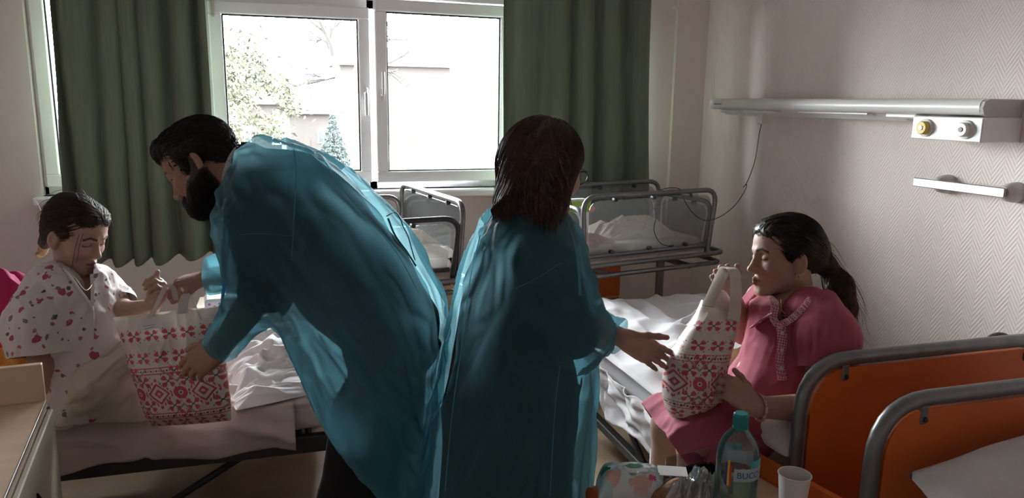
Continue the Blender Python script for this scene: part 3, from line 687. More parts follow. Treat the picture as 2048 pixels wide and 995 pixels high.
# --- foreground cabinet at the left
fc = empty('wooden_cabinet', 'beige bedside cabinet with back ledge and black leaf handles, lower left', 'cabinet')
cz = .78; MF = T3(-.655, 2.235, 0, radians(7.0))     # origin: far right corner; -x into the cabinet, -y towards the camera
CW, CD = .48, .62
MB().box((-CW, -CD, .06), (0, 0, cz-.025), .003).build('body', M_CREAM, fc, M=MF)
MB().box((-CW, -CD, cz-.025), (.002, .002, cz), .002).build('top', M_BEIGE, fc, M=MF)
MB().box((-CW, -.020, cz), (.002, .002, cz+.105), .002).build('ledge', M_BEIGE, fc, M=MF)
MB().box((.0015, -CD, cz-.006), (.0045, -.022, cz+.003), .0008).build('edge_strip', M_CHROME, fc, M=MF)
MB().box((.002, -CD+.004, .09), (.016, -.004, cz-.03), .003).build('door', M_CREAM, fc, M=MF)
def leaf_handle(yc, zc, s, fl):
    t = np.linspace(0, 1, 16); x = .018+.012*np.sin(pi*t); y = yc+fl*s*.30*np.sin(pi*t)-s*.25*t; z = zc-s*t
    return np.stack([x, y, z], 1)
for yc, zc, s, fl in ((-.34, .665, .20, 1), (-.34, .665, .20, .25), (-.42, .63, .16, 1), (-.42, .63, .16, .2)):
    MB().tube(leaf_handle(yc, zc, s, fl), .0025+.002*np.sin(np.linspace(0, pi, 16)), 8).build('handle', M_BLACK, fc, True, M=MF)

# --- tray cabinet at the lower right, with its things
tc_ = empty('tray_cabinet', 'bedside cabinet with orange side boards at the bottom edge, right', 'cabinet')
TZ = .62; MT = T3(.705, 1.59, 0, radians(12.0)) @ np.array([[1, 0, 0, 0], [0, -1, 0, 0], [0, 0, 1, 0], [0, 0, 0, 1.]])   # x right, y towards camera
TW, TD = .475, .44
MTb = T3(.705, 1.59, 0, radians(12.0))
MB().box((0, -TD, .08), (TW, 0, TZ), .004).build('body', M_BEIGE, tc_, M=MTb)
def side_board(x):
    pts = rounded([(-TD, .30), (-TD, .672), (0, .672), (0, .30)], .03, 6); return MB().prism([(float(a), float(b)) for a, b in pts], x, x+.02, M=MTb @ np.array([[0, 0, 1, 0], [1, 0, 0, 0], [0, 1, 0, 0], [0, 0, 0, 1.]]))
for x in (-.02, TW): side_board(x).build('side_board', M_ORANGE, tc_)
for xx in (.04, TW-.04):
    for yy in (-.04, -TD+.04): MB().tube([(xx, yy, 0), (xx, yy, .08)], .015, 8).build('caster', M_RUBBER, tc_, M=MTb)
def place(px, py, d, z=TZ+.001, rz=0.0):
    p = at(px, py, d); return T3(p[0], p[1], z, rz)
# bottle
bt = empty('water_bottle', 'large clear plastic water bottle with teal cap and blue lettering', 'bottle')
MBt = place(1477, 900, 1.66)
BR = .047
prof = [(.001, .004), (.034, .002), (.044, .010), (BR, .03), (BR, .075), (BR-.002, .08), (BR, .085), (BR, .213), (.0455, .232), (.041, .248), (.032, .265), (.020, .278), (.0145, .284), (.0145, .292)]
M_PET = clear_mat('pale_blue_pet', (.80, .90, .91), .10, .05, extra=((.35, .50, .52), .06))
MB().lathe(prof, n=40).build('shell', M_PET, bt, True, M=MBt)
M_WATER = clear_mat('greenish_water', (.80, .90, .84), .03, .02, extra=((.30, .42, .33), .10))
MB().lathe([(.001, .006), (.033, .005), (.042, .012), (BR-.002, .03), (BR-.002, .15), (.001, .15)], n=36).build('water', M_WATER, bt, True, M=MBt)
MB().lathe([(.001, .318), (.014, .318), (.0165, .315), (.0168, .288), (.0175, .288), (.0175, .284), (.0145, .284)], n=30).build('cap', mat('teal_cap', (.01, .23, .25), .35, var=.05), bt, True, M=MBt)
cr = MB()
for k in range(30):
    a = k*2*pi/30; cr.tube([(.0168*cos(a), .0168*sin(a), .29), (.0168*cos(a), .0168*sin(a), .312)], .0006, 4)
c_ = cr.build('cap_ribs', mat('teal_cap2', (.01, .19, .21), .4), bt, M=MBt); c_['kind'] = 'stuff'
M_LABEL = clear_mat('label_film', (.75, .86, .88), .03, .3, extra=((.62, .74, .78), .55)); M_INK = mat('blue_ink', (.015, .06, .22), .5, var=.02)
def wrap(name, a0, a1, z0, z1, matl, parent, r=BR+.0006, n=24, th=.0):
    a = np.linspace(a0, a1, n); P = np.zeros((n, 2, 3)); P[:, 0] = np.stack([r*np.cos(a), r*np.sin(a), np.full(n, z0)], 1); P[:, 1] = np.stack([r*np.cos(a), r*np.sin(a), np.full(n, z1)], 1)
    V = P.reshape(-1, 3) @ MBt[:3, :3].T+MBt[:3, 3]; i = np.arange(n-1)*2
    return link(name, new_mesh(name, V, np.stack([i, i+2, i+3, i+1], 1)), matl, parent, True)
def text_mesh(s, size):
    cu = bpy.data.curves.new('lettering', 'FONT'); cu.body = s; cu.size = size; cu.resolution_u = 3
    ob = bpy.data.objects.new('tmp', cu); COL.objects.link(ob)
    me = bpy.data.meshes.new_from_object(ob.evaluated_get(bpy.context.evaluated_depsgraph_get()))
    bpy.data.objects.remove(ob); V = np.zeros(len(me.vertices)*3); me.vertices.foreach_get('co', V); V = V.reshape(-1, 3); return me, V
toc = math.atan2(-MBt[1, 3], -MBt[0, 3])        # angle towards the photographer
def wrap_text(s, size, ang, z, parent, r=BR+.0012):
    me, V = text_mesh(s, size); w = V[:, 0].max(); a = ang+V[:, 0]/r
    U_ = np.stack([r*np.cos(a), r*np.sin(a), z+V[:, 1]], 1) @ MBt[:3, :3].T+MBt[:3, 3]
    me.vertices.foreach_set('co', U_.astype(np.float32).ravel()); me.update(); return link('lettering', me, M_INK, parent)
for k, off in enumerate((-.12, pi-.9)):
    lb = wrap('label', toc+off, toc+off+1.75, .178, .208, M_LABEL, bt); wrap_text('BUCOVINA', .020, toc+off+.12, .1865, lb)
    wrap('label', toc+off+.75, toc+off+1.65, .208, .226, mat('teal_leaf_print', (.08, .38, .42), .5), bt)
wrap('blue_stripe', toc-.52, toc-.42, .165, .215, mat('navy_stripe', (.03, .06, .28), .5), bt, r=BR+.001)
wrap('yellow_stripe', toc-.42, toc-.32, .165, .225, mat('yellow_stripe', (.70, .45, .03), .5), bt, r=BR+.001)
wrap('red_stripe', toc-.32, toc-.23, .165, .215, mat('red_stripe', (.55, .06, .03), .5), bt, r=BR+.001)
# cup
cp = empty('paper_cup', 'white paper cup standing beside the water bottle', 'cup'); Mc = place(1590, 945, 1.80)
MB().lathe([(.001, .003), (.026, .003), (.026, 0), (.028, .0), (.0375, .112), (.0372, .1125), (.0272, .004), (.001, .004)], n=40).build('wall', mat('white_paper', (.74, .70, .68), .7, var=.03), cp, True, M=Mc)
a = np.arange(40)*2*pi/40
MB().tube(np.stack([.0378*np.cos(a), .0378*np.sin(a), np.full(40, .1125)], 1), .0017, 8, closed=True).build('rim', mat('white_paper_rim', (.78, .75, .73), .6), cp, True, M=Mc)
# wipes packet
wp = empty('wet_wipes_pack', 'white and teal baby wipes packet with a leaf emblem, bottom edge', 'packet'); Mw = place(1263, 952, 1.84, rz=-.35)
nu, nv = 60, 36; u = np.linspace(-1, 1, nu); v = np.linspace(-1, 1, nv); U, Vv = np.meshgrid(u, v, indexing='ij')
hh = np.clip(1-np.abs(U)**7, 0, 1)**.5*np.clip(1-np.abs(Vv)**6, 0, 1)**.5
wr = .004*ridge(np.stack([U*3, Vv*3, U*0], -1), 3)+.004*vnoise(np.stack([U*4, Vv*5, U*0], -1), 6)
A_ = np.stack([U*.085, Vv*.055, .004+hh*.098+wr*hh], -1); B_ = np.stack([U*.085, Vv*.055, .004+0*hh], -1)
V = np.concatenate([A_.reshape(-1, 3), B_.reshape(-1, 3)])
i = (np.arange(nu-1)[:, None]*nv+np.arange(nv-1)[None]).ravel(); Fq = np.concatenate([np.stack([i, i+nv, i+nv+1, i+1], 1), np.stack([i, i+1, i+nv+1, i+nv], 1)+nu*nv])
me = new_mesh('film', V @ Mw[:3, :3].T+Mw[:3, 3], Fq)
cc = np.tile(np.array([.62, .70, .72]), (len(V), 1)); ux, vy = V[:, 0]/.085, V[:, 1]/.055
def paint(mask, c): cc[mask] = c
paint(np.abs(ux+.75) < .16, (.42, .60, .62)); paint((np.abs(ux-.75) < .10), (.50, .64, .66))
paint((ux+.55)**2/.05+(vy+.45)**2/.16 < 1, (.62, .40, .34)); paint((ux+.52)**2/.02+(vy+.20)**2/.03 < 1, (.40, .55, .60))
paint((ux-.2)**2/.12+(vy+.75)**2/.03 < 1, (.62, .40, .34)); paint((np.abs(ux-.55) < .1) & (np.abs(vy+.6) < .13), (.62, .10, .22))
paint((ux+.75)**2/.02+(vy-.1)**2/.1 < 1, (.05, .26, .12))
vcol(me, cc); o = link('film', me, mat('glossy_wrapper', (1, 1, 1), .25, attr='Col', var=.04), wp, True); md = o.modifiers.new('w', 'WELD'); md.merge_threshold = .001
MB().lathe([(.001, .004), (.022, .004), (.026, .003), (.027, 0)], n=30).build('lid', mat('lid_plastic', (.72, .76, .77), .3), wp, True, M=Mw @ T3(.005, .005, .102) @ np.diag([1.5, 1, 1, 1]))
leaf = [(-.02, 0), (-.008, .011), (.01, .010), (.024, .002), (.012, -.008), (-.006, -.010)]
MB().prism(leaf, 0, .0012, M=Mw @ T3(.004, .006, .1065)).build('leaf_emblem', mat('leaf_blue_green', (.03, .16, .24), .4, col2=(.10, .32, .12), nscale=60), wp)
# bread roll in paper, plastic wrap, black box
br = empty('bread_loaf', 'brown bread loaf in a paper wrapper beside the wipes packet', 'bread'); Mb = place(1352, 975, 1.80, rz=.5)
m = MB().sphere((0, 0, .048), .056, 28, 16, (1.4, .85, .84)); V = np.concatenate(m.v); V += (.003*fbm(V*40, 2, 3))[:, None]*np.array([0, 0, 1]); m.v = [V]
m.build('loaf', mat('bread_crust', (.26, .12, .05), .75, var=.25, nscale=60, bump=.4, bscale=200), br, True, M=Mb)
MB().box((-.035, -.025, 0), (.035, .025, .0015), .0004).build('paper_tag', mat('paper_tag', (.66, .63, .62), .8), br, M=place(1345, 945, 1.84, .717, -.4))
cw = crumple('plastic_wrap', 'crinkled clear plastic bag beside the bottle', 'plastic bag', place(1404, 985, 1.76)[:3, 3], .19, .15, .115, .6, 63, clear_mat('clear_film', (.92, .93, .93), .25, .08, extra=((.7, .7, .7), .10)), 22, flat=.55)
bx = empty('black_container', 'black plastic takeaway tray behind the bottle', 'container'); Mk = place(1398, 940, 1.93, rz=.15)
MB().box((-.075, -.05, 0), (.075, .05, .006), .003).box((-.075, -.05, 0), (.075, -.044, .045), .002).box((-.075, .044, 0), (.075, .05, .045), .002).box((-.075, -.05, 0), (-.069, .05, .045), .002).box((.069, -.05, 0), (.075, .05, .045), .002).build('tray', M_BLACK, bx, M=Mk)
MB().box((-.073, .046, .045), (.073, .052, .085), .002).build('lid', clear_mat('clear_lid', (.85, .86, .86), .2), bx, M=Mk)
ph = empty('mobile_phone', 'black phone lying beside the bottle on the tray cabinet', 'phone'); Mp = place(1530, 990, 1.70, rz=.9)
MB().box((-.07, -.035, 0), (.07, .035, .009), .004).build('body', M_BLACK, ph, M=Mp); MB().box((-.064, -.031, .009), (.064, .031, .0096)).build('screen', mat('phone_screen', (.03, .032, .036), .1), ph, M=Mp)
bagd = empty('dark_bag_strap', 'dark bag strap loop on the wall side behind the orange headboard', 'bag strap')
MB().tube(spline([atY(1968, 690, 1.75), atY(1985, 672, 1.75), atY(2008, 668, 1.75), atY(2030, 684, 1.75), atY(2034, 710, 1.75)], 6), .012, 8, flat=.4).build('loop', mat('brown_strap', (.05, .035, .03), .6), bagd, True)
bp_ = atY(2010, 745, 1.75); MB().box((bp_[0]-.09, 1.70, .608), (bp_[0]+.12, 1.84, bp_[2]+.05), .03).build('bag', mat('dark_bag', (.04, .03, .03), .7), bagd)

# ================================================================== charger and cable
ch = empty('phone_charger', 'white charger plug with thin black cable hung to the crib rail', 'charger')
cp0 = atX(1524, 236, LX+.07)
MB().box((-.02, -.022, -.05), (.02, .022, .018), .006).build('adapter', M_WPLASTIC, ch, M=T3(cp0[0], cp0[1], zt_-.092))
k0 = np.array([cp0[0], cp0[1], zt_-.14])
pts = [k0, atX(1518, 270, 2.62), at(1510, 320, 4.1), at(1496, 360, 4.12), at(1487, 374, 4.12), at(1493, 368, 4.10), at(1490, 380, 4.1), at(1470, 410, 4.0), at(1440, 433, 3.95), at(1410, 440, 3.9), at(1385, 425, 3.88), at(1368, 398, 3.86), on_crib(.60, -.01, 1.15)[:3], on_crib(.5, .0, 1.152)[:3], on_crib(.45, .03, 1.11)[:3], at(1312, 430, 3.98), at(1308, 460, 3.98), at(1320, 485, 3.95), at(1338, 492, 3.93)]
MB().tube(spline(pts, 8), .0022, 6).build('cable', M_BLACK, ch, True)
MB().tube([pts[-1], pts[-1]+np.array([.03, .01, 0])], .004, 6).build('connector', M_BLACK, ch)
# ================================================================== implicit surfaces: bodies and garments
class Sdf:
    def __init__(s): s.pr = []
    def _add(s, fn, lo, hi, k, op): s.pr.append((fn, np.array(lo, float), np.array(hi, float), k, op)); return s
    def cone(s, a, b, ra, rb, k=.02, flat=None, op='u'):
        """tapered capsule; flat=(direction, factor>1) squeezes it along that direction"""
        a = np.array(a, float); b = np.array(b, float)
        if flat is not None: fd = np.array(flat[0], float); fd /= np.linalg.norm(fd); fk = flat[1]
        def fn(P):
            q = P-a; d = b-a
            if flat is not None:
                q = q+fd*((q@fd)*(fk-1))[..., None]; d = d+fd*(d@fd)*(fk-1)
            t = np.clip((q@d)/(d@d+1e-12), 0, 1)
            r = np.linalg.norm(q-t[..., None]*d, axis=-1)-(ra+(rb-ra)*t)
            return r
        R = max(ra, rb); return s._add(fn, np.minimum(a, b)-R, np.maximum(a, b)+R, k, op)
    def ell(s, c, rad, axes=None, k=.02, op='u'):
        c = np.array(c, float); rad = np.array(rad, float); A = np.eye(3) if axes is None else np.array(axes, float)   # rows = axes
        def fn(P):
            q = (P-c)@A.T; k0 = np.linalg.norm(q/rad, axis=-1); k1 = np.linalg.norm(q/(rad*rad), axis=-1)+1e-9
            return k0*(k0-1)/k1
        e = np.abs(A.T)@rad; return s._add(fn, c-e, c+e, k, op)
    def rows(s, tab, d0, k=.02, op='u', pw=2.0):
        """garment volume from sections: tab rows (py, left px, right px, half depth[, depth shift]); metric at depth d0"""
        t = np.array([r if len(r) == 5 else (*r, 0.0) for r in tab], float)
        v = -(t[:, 0]-CY)/FPX*d0; l = (t[:, 1]-CX)/FPX*d0; r = (t[:, 2]-CX)/FPX*d0; o = np.argsort(v)
        v, l, r, hb, ds = v[o], l[o], r[o], t[o, 3], t[o, 4]
        def fn(P):
            q = P-CO; x = q@RGT; y = q@UPV; d = q@FWD
            L = np.interp(y, v, l); Rr = np.interp(y, v, r); b = np.interp(y, v, hb); dc = d0+np.interp(y, v, ds)
            a = np.maximum((Rr-L)/2, .004); c = (Rr+L)/2
            f = ((np.abs((x-c)/a)**pw+np.abs((d-dc)/b)**pw)**(1/pw)-1)*np.minimum(a, b)
            return np.maximum(np.maximum(f, y-v[-1]), v[0]-y)
        cs = [CO+RGT*x+UPV*y+FWD*(d0+dd) for x, y, dd in [(xx, yy, sg) for xx in (l.min(), r.max()) for yy in (v[0], v[-1]) for sg in (-hb.max()-abs(ds).max(), hb.max()+abs(ds).max())]]
        cs = np.array(cs); return s._add(fn, cs.min(0), cs.max(0), k, op)
    @staticmethod
    def comb(v, f, k, op):
        if op == 'u': h = np.maximum(k-np.abs(v-f), 0)/k; return np.minimum(v, f)-h*h*k*.25
        h = np.maximum(k-np.abs(v+f), 0)/k; return np.maximum(v, -f)+h*h*k*.25
    def __call__(s, P):
        v = np.full(P.shape[:-1], .3)
        for fn, lo, hi, k, op in s.pr: v = s.comb(v, fn(P), k, op)
        return v
    def mesh(s, h, lo=None, hi=None, smooth=1):
        L = np.min([p[1] for p in s.pr if p[4] == 'u'], 0)-4*h if lo is None else np.array(lo, float)
        Hh = np.max([p[2] for p in s.pr if p[4] == 'u'], 0)+4*h if hi is None else np.array(hi, float)
        n = np.ceil((Hh-L)/h).astype(int)+1; v = np.full(n, .3, np.float32)
        ax = [L[i]+h*np.arange(n[i]) for i in range(3)]
        for fn, l2, h2, k, op in s.pr:
            m = k+3*h; i0 = np.clip(np.floor((l2-m-L)/h).astype(int), 0, n); i1 = np.clip(np.ceil((h2+m-L)/h).astype(int)+1, 0, n)
            if np.any(i1 <= i0): continue
            sl = tuple(slice(a, b) for a, b in zip(i0, i1)); P = np.stack(np.meshgrid(*[ax[i][sl[i]] for i in range(3)], indexing='ij'), -1)
            v[sl] = s.comb(v[sl], fn(P).astype(np.float32), k, op)
        V, Fq = nets(v, L, h)
        return relax(V, Fq, smooth), Fq
def nets(v, lo, h):
    ins = v < 0; c = np.zeros(np.array(v.shape)-1, np.int8)
    offs = [(i, j, k) for i in (0, 1) for j in (0, 1) for k in (0, 1)]; n = np.array(v.shape)
    for o in offs: c += ins[o[0]:n[0]-1+o[0], o[1]:n[1]-1+o[1], o[2]:n[2]-1+o[2]]
    I = np.argwhere((c > 0) & (c < 8)); cv = np.stack([v[I[:, 0]+o[0], I[:, 1]+o[1], I[:, 2]+o[2]] for o in offs], 1).astype(float)
    acc = np.zeros((len(I), 3)); cnt = np.zeros(len(I)); O = np.array(offs, float)
    for a in range(8):
        for b in range(a+1, 8):
            if np.abs(O[a]-O[b]).sum() != 1: continue
            x = (cv[:, a] < 0) != (cv[:, b] < 0); t = cv[x, a]/(cv[x, a]-cv[x, b]); acc[x] += O[a]+t[:, None]*(O[b]-O[a]); cnt[x] += 1
    V = np.array(lo)+h*(I+acc/cnt[:, None]); idx = np.full(c.shape, -1, np.int32); idx[I[:, 0], I[:, 1], I[:, 2]] = np.arange(len(I)); Fs = []
    for a in range(3):
        b, d = [(1, 2), (2, 0), (0, 1)][a]
        s0 = [slice(None)]*3; s1 = [slice(None)]*3; s0[a] = slice(0, -1); s1[a] = slice(1, None)
        E = np.argwhere(ins[tuple(s0)] != ins[tuple(s1)]); E = E[(E[:, b] > 0) & (E[:, d] > 0) & (E[:, b] < n[b]-1) & (E[:, d] < n[d]-1)]
        def g(db, dd): q = E.copy(); q[:, b] += db; q[:, d] += dd; return idx[q[:, 0], q[:, 1], q[:, 2]]
        Q = np.stack([g(-1, -1), g(0, -1), g(0, 0), g(-1, 0)], 1); fl = ~ins[E[:, 0], E[:, 1], E[:, 2]]; Q[fl] = Q[fl][:, ::-1]; Fs.append(Q)
    Fq = np.concatenate(Fs); return V, Fq[(Fq >= 0).all(1)]
def relax(V, Fq, it, lam=.5):
    if not it: return V
    a = Fq.ravel(); b = np.roll(Fq, -1, 1).ravel(); n = len(V); dg = np.bincount(a, minlength=n)+np.bincount(b, minlength=n)+1e-9
    for _ in range(it):
        S = np.stack([np.bincount(a, V[b, i], n)+np.bincount(b, V[a, i], n) for i in range(3)], 1); V = np.where(dg[:, None] > .5, V+lam*(S/dg[:, None]-V), V)
    return V
def vnormals(V, Fq):
    nn = np.cross(V[Fq[:, 2]]-V[Fq[:, 0]], V[Fq[:, 3]]-V[Fq[:, 1]]); N_ = np.stack([sum(np.bincount(Fq[:, j], nn[:, i], len(V)) for j in range(4)) for i in range(3)], 1)
    return N_/(np.linalg.norm(N_, axis=1)[:, None]+1e-12)
def keep(V, Fq, mask):
    Fq = Fq[mask[Fq].all(1)]; u = np.unique(Fq); m = np.full(len(V), -1); m[u] = np.arange(len(u)); return V[u], m[Fq]
def trim(V, Fq, mask, it=8):
    """cut a garment open and smooth the cut edge"""
    V, Fq = keep(V, Fq, mask); E = np.concatenate([Fq[:, [i, (i+1) % 4]] for i in range(4)]); S_ = np.sort(E, 1); n = len(V)
    key = S_[:, 0].astype(np.int64)*n+S_[:, 1]; u, c = np.unique(key, return_counts=True); b = u[c == 1]; a, d = b//n, b % n
    dg = np.bincount(a, minlength=n)+np.bincount(d, minlength=n)
    for _ in range(it):
        S2 = np.stack([np.bincount(a, V[d, i], n)+np.bincount(d, V[a, i], n) for i in range(3)], 1); m = dg > 0; V[m] = V[m]+.6*(S2[m]/dg[m][:, None]-V[m])
    return V, Fq
def join(parts):
    Vs = []; Fs = []; n = 0
    for V, Fq in parts: Vs.append(V); Fs.append(Fq+n); n += len(V)
    return np.concatenate(Vs), np.concatenate(Fs)
def unit(v): v = np.array(v, float); return v/(np.linalg.norm(v)+1e-12)
def cdir(r, u, d): return unit(RGT*r+UPV*u+FWD*d)      # direction given as right / up / away
def frame(fwd, up):
    f = unit(fwd); u = np.array(up, float); u = unit(u-f*(u@f)); x = np.cross(f, u); return np.stack([x, f, u], 1)   # columns: right, forward, up
def folds(V, Nn, along, fa, fc, amp, seed, fine=.35):
    """cloth folds running along a direction"""
    a = unit(along); c1 = unit(np.cross(a, (.3, .9, .2))); c2 = np.cross(a, c1)
    Q = np.stack([V@a*fa, V@c1*fc, V@c2*fc], -1); Q = Q+.5*np.stack([vnoise(Q*.6, seed+1), vnoise(Q*.6, seed+2), vnoise(Q*.6, seed+3)], -1)
    w = .6*ridge(Q, seed)+.6*vnoise(Q*.55+7, seed+9)+fine*ridge(Q*2.3, seed+5)
    Q2 = np.stack([V@a*fa*1.3, V@c1*fc*.8+V@a*3, V@c2*fc*.8], -1); w = w-.35+.55*np.clip(1-5*np.abs(vnoise(Q2, seed+21)), 0, 1)+.35*np.clip(1-5*np.abs(vnoise(Q2*1.9+3, seed+27)), 0, 1)
    return V+Nn*(amp*w)[:, None]

# ---------------------------------------------------------------- hand
def hand(S, w, x, y, curls, sc=1.0, thumb=(.55, .75, -.35), tcurl=.35, spread=.06, k=.007):
    """w wrist, x towards fingers, y towards thumb side; positive curl bends to the palm (-z). curls: index..little (a,b,c)"""
    x = unit(x); y = unit(np.array(y)-x*(np.array(y)@x)); z = np.cross(x, y)
    if hand.left: z = -z
    L = lambda a, b, c: w+sc*(x*a+y*b+z*c)
    roots = [(.088, .030, .002), (.093, .010, .004), (.089, -.010, .003), (.081, -.028, 0)]
    for r in roots: S.cone(L(.008, r[1]*.45, 0), L(*r), .0175*sc, .0122*sc, .014*sc, flat=(z, 1.18))
    S.cone(L(.02, .018, -.006), L(.055, .030, -.008), .017*sc, .012*sc, .014*sc)     # thumb pad
    S.cone(L(.02, -.018, -.005), L(.06, -.024, -.006), .015*sc, .012*sc, .014*sc)
    lens = [.070, .078, .072, .056]
    for i, r in enumerate(roots):
        p = L(*r); ang = 0.0; ln = lens[i]*sc; rad = (.0092, .0095, .0090, .0078)[i]*sc; sd = spread*(1.5-i)
        for j, fr in enumerate((.46, .30, .24)):
            ang += curls[i][j]; d = unit(x*cos(ang)-z*sin(ang)+y*sd*cos(ang)); q = p+d*ln*fr
            S.cone(p, q, rad*(1-.09*j), rad*(.93-.09*j), k*sc); p = q
    p = L(.022, .022, -.006); d0 = unit(x*thumb[0]+y*thumb[1]+z*thumb[2]); ang = 0
    for j, (fr, rad) in enumerate(((.042, .0130), (.032, .0108), (.026, .0095))):
        d = unit(d0+x*ang*.9-y*ang*.35); q = p+d*fr*sc; S.cone(p, q, rad*sc, rad*.88*sc, k*1.2*sc); p = q; ang += tcurl
    return p
hand.left = False
# ---------------------------------------------------------------- head (local: x right, y forward, z up; eyes at z=0)
def head_sdf(fem=True, beard=False, lids=True, fat=1.0, nose=1.0):
    S = Sdf(); j = .92 if fem else 1.0
    S.ell((0, -.012, .034), (.074, .094, .084), k=.03)
    S.ell((0, .028, -.02), (.060*fat, .060, .084), k=.03)
    S.ell((0, .035, .050), (.060, .050, .050), k=.03)
    for sx in (-1, 1):
        S.cone((sx*.053*j*fat, -.004, -.052), (sx*.016*j, .062, -.100), .021, .017, .025)
        S.ell((sx*.037*fat, .056, -.030), (.026, .024, .024), k=.02)
        S.cone((sx*.012, .086, .020), (sx*.042, .070, .018), .010, .010, .014)
    S.cone((-.010*j, .071, -.103), (.010*j, .071, -.103), .0165, .0165, .02)
    S.cone((0, .084, .010), (0, .099*nose, -.030), .0075, .0098, .012)
    S.ell((0, .1015*nose, -.036), (.0115, .0125, .010), k=.008)
    for sx in (-1, 1): S.ell((sx*.0125, .090*nose, -.040), (.0085, .012, .008), k=.007)
    S.ell((0, .073, -.070), (.026, .022, .022), k=.014)
    for sx in (-1, 1):       # lips
        S.cone((0, .0945, -.0645), (sx*.021, .081, -.0685), .0058, .0030, .004)
        S.cone((0, .0935, -.0755), (sx*.019, .081, -.0710), .0066, .0032, .004)
    S.cone((-.022, .094, -.0698), (.022, .094, -.0698), .0016, .0016, .004, op='s')
    for sx in (-1, 1):
        S.ell((sx*.031, .093, .001), (.020, .017, .0125), k=.014, op='s')
        S.ell((sx*.031, .0695, -.001), (.0165, .0150, .0130), k=.006)
        S.cone((sx*.0165, .0795, -.0045), (sx*.0455, .0715, -.0040), .0016, .0014, .003, op='s')   # lid crease
        # ear
        S.ell((sx*.077, -.012, -.014), (.0085, .019, .031), axes=[(cos(sx*.4), sin(sx*.4)*1, 0), (-sin(sx*.4), cos(sx*.4), 0), (0, 0, 1)], k=.008)
        S.ell((sx*.0865, -.006, -.012), (.007, .010, .017), k=.006, op='s')
        S.ell((sx*.075, -.004, -.040), (.0065, .008, .010), k=.008)
    if beard:
        S.ell((0, .055, -.098), (.042, .038, .030), k=.02)
        for sx in (-1, 1): S.cone((sx*.060, .006, -.040), (sx*.035, .055, -.095), .022, .024, .02)
    return S
def head_colors(V, skin, lip, brow, beard=None, blush=None):
    c = np.tile(np.array(skin), (len(V), 1)); x, y, z = V.T; ax = np.abs(x)
    def mix(w, col): nonlocal c; w = np.clip(w, 0, 1)[:, None]; c = c*(1-w)+np.array(col)*w
    if blush is not None: mix(.5*np.exp(-(((ax-.04)/.02)**2+((z+.034)/.02)**2))*(y > .02), blush); mix(.35*np.exp(-((x/.015)**2+((z+.036)/.015)**2))*(y > .08), blush)
    mix(np.clip(1.3-((x/.0235)**2+((z+.070)/(.0115-.006*np.clip(ax/.022, 0, 1)))**2)*1.0, 0, 1)*2*(y > .07), lip)
    mix(1.5*np.exp(-(((z+.0698)/.0016)**2))*(ax < .021)*(y > .075), np.array(lip)*.35)
    bz = .0205+.006*np.clip((ax-.012)/.02, 0, 1)-.010*np.clip((ax-.034)/.02, 0, 1)
    mix(1.4*np.exp(-((z-bz)/.0040)**4)*(ax > .011)*(ax < .052)*(y > .045)*.85, brow)
    lz = -.0055+.0028*((ax-.031)/.016)**2
    mix(1.2*np.exp(-((z-lz)/.0020)**2)*(np.abs(ax-.031) < .0155)*(y > .05), np.array(brow)*.5)
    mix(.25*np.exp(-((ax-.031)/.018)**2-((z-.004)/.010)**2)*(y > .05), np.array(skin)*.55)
    if beard is not None:
        edge = -.045+.020*np.clip((y-.02)/.05, 0, 1)*-1
        b = (z < -.035-.9*np.clip(y-.035, 0, .03))*(y > -.028)*(ax > .0)*1.0
        b = b*(1-((x/.021)**2+((z+.071)/.010)**2 < 1)*(y > .06)); side = (ax > .052)*(y > -.010)*(y < .022)*(z < .02)*(z > -.05)
        b = np.maximum(b, side); nz = fbm(V*90, 2, 4)*.2
        mus = ((x/.032)**2+((z+.057)/.0085)**2 < 1)*(y > .07)
        mix(np.clip(np.maximum(b, mus)*(.93+nz*.25), 0, 1), beard)
    return c
# ---------------------------------------------------------------- hair: volume plus combed strands
def strands(S, roots, flow, steps, h, r, lev, seed, jit=.25, kink=0.0, free=1.0):
    rs = np.random.RandomState(seed); P = roots.copy(); n = len(P); out = [P.copy()]; off = rs.rand(n)*lev; e = 1.5e-3; J = rs.normal(size=(n, 3))*jit
    for t in range(steps):
        g = np.stack([S(P+np.eye(3)[i]*e)-S(P-np.eye(3)[i]*e) for i in range(3)], -1); g /= np.linalg.norm(g, axis=1)[:, None]+1e-9
        d = flow(P)+J*.4+kink*np.sin(t*.9+J*20); d = d-g*(np.sum(d*g, 1)[:, None])*free; d /= np.linalg.norm(d, axis=1)[:, None]+1e-9
        P = P+d*h; f = S(P); P = P+g*np.clip(off-f, -.01, .012)[:, None]*free; out.append(P.copy())
    A = np.stack(out, 1); m = A.shape[1]; T = np.gradient(A, axis=1); T /= np.linalg.norm(T, axis=2, keepdims=True)+1e-9
    u = np.cross(T, np.array([.31, .52, .79])); u /= np.linalg.norm(u, axis=2, keepdims=True)+1e-9; w = np.cross(T, u)
    tap = np.sin(np.linspace(.35, 1, m)*pi*.98)[None, :, None]; rr = r*(.6+.8*rs.rand(n, 1, 1))*np.maximum(tap, .1)
    ring = np.stack([A+rr*(cos(a)*u+sin(a)*w) for a in (0, 2*pi/3, 4*pi/3)], 2); V = ring.reshape(-1, 3)
    base = (np.arange(n)[:, None]*m+np.arange(m-1)[None]).ravel()*3; Fq = np.concatenate([np.stack([base+j, base+(j+1) % 3, base+3+(j+1) % 3, base+3+j], 1) for j in range(3)])
    return V, Fq
def pick(V, n, seed, mask=None):
    rs = np.random.RandomState(seed); ii = np.arange(len(V)) if mask is None else np.nonzero(mask)[0]; return V[rs.choice(ii, n)]
def hair_mat(name, c1, c2):
    m = mat(name, c1, .55, var=.2, nscale=60, col2=c2, spec=.35, bump=.5, bscale=300); return m
def xf(V, R, o): return V@R.T+o
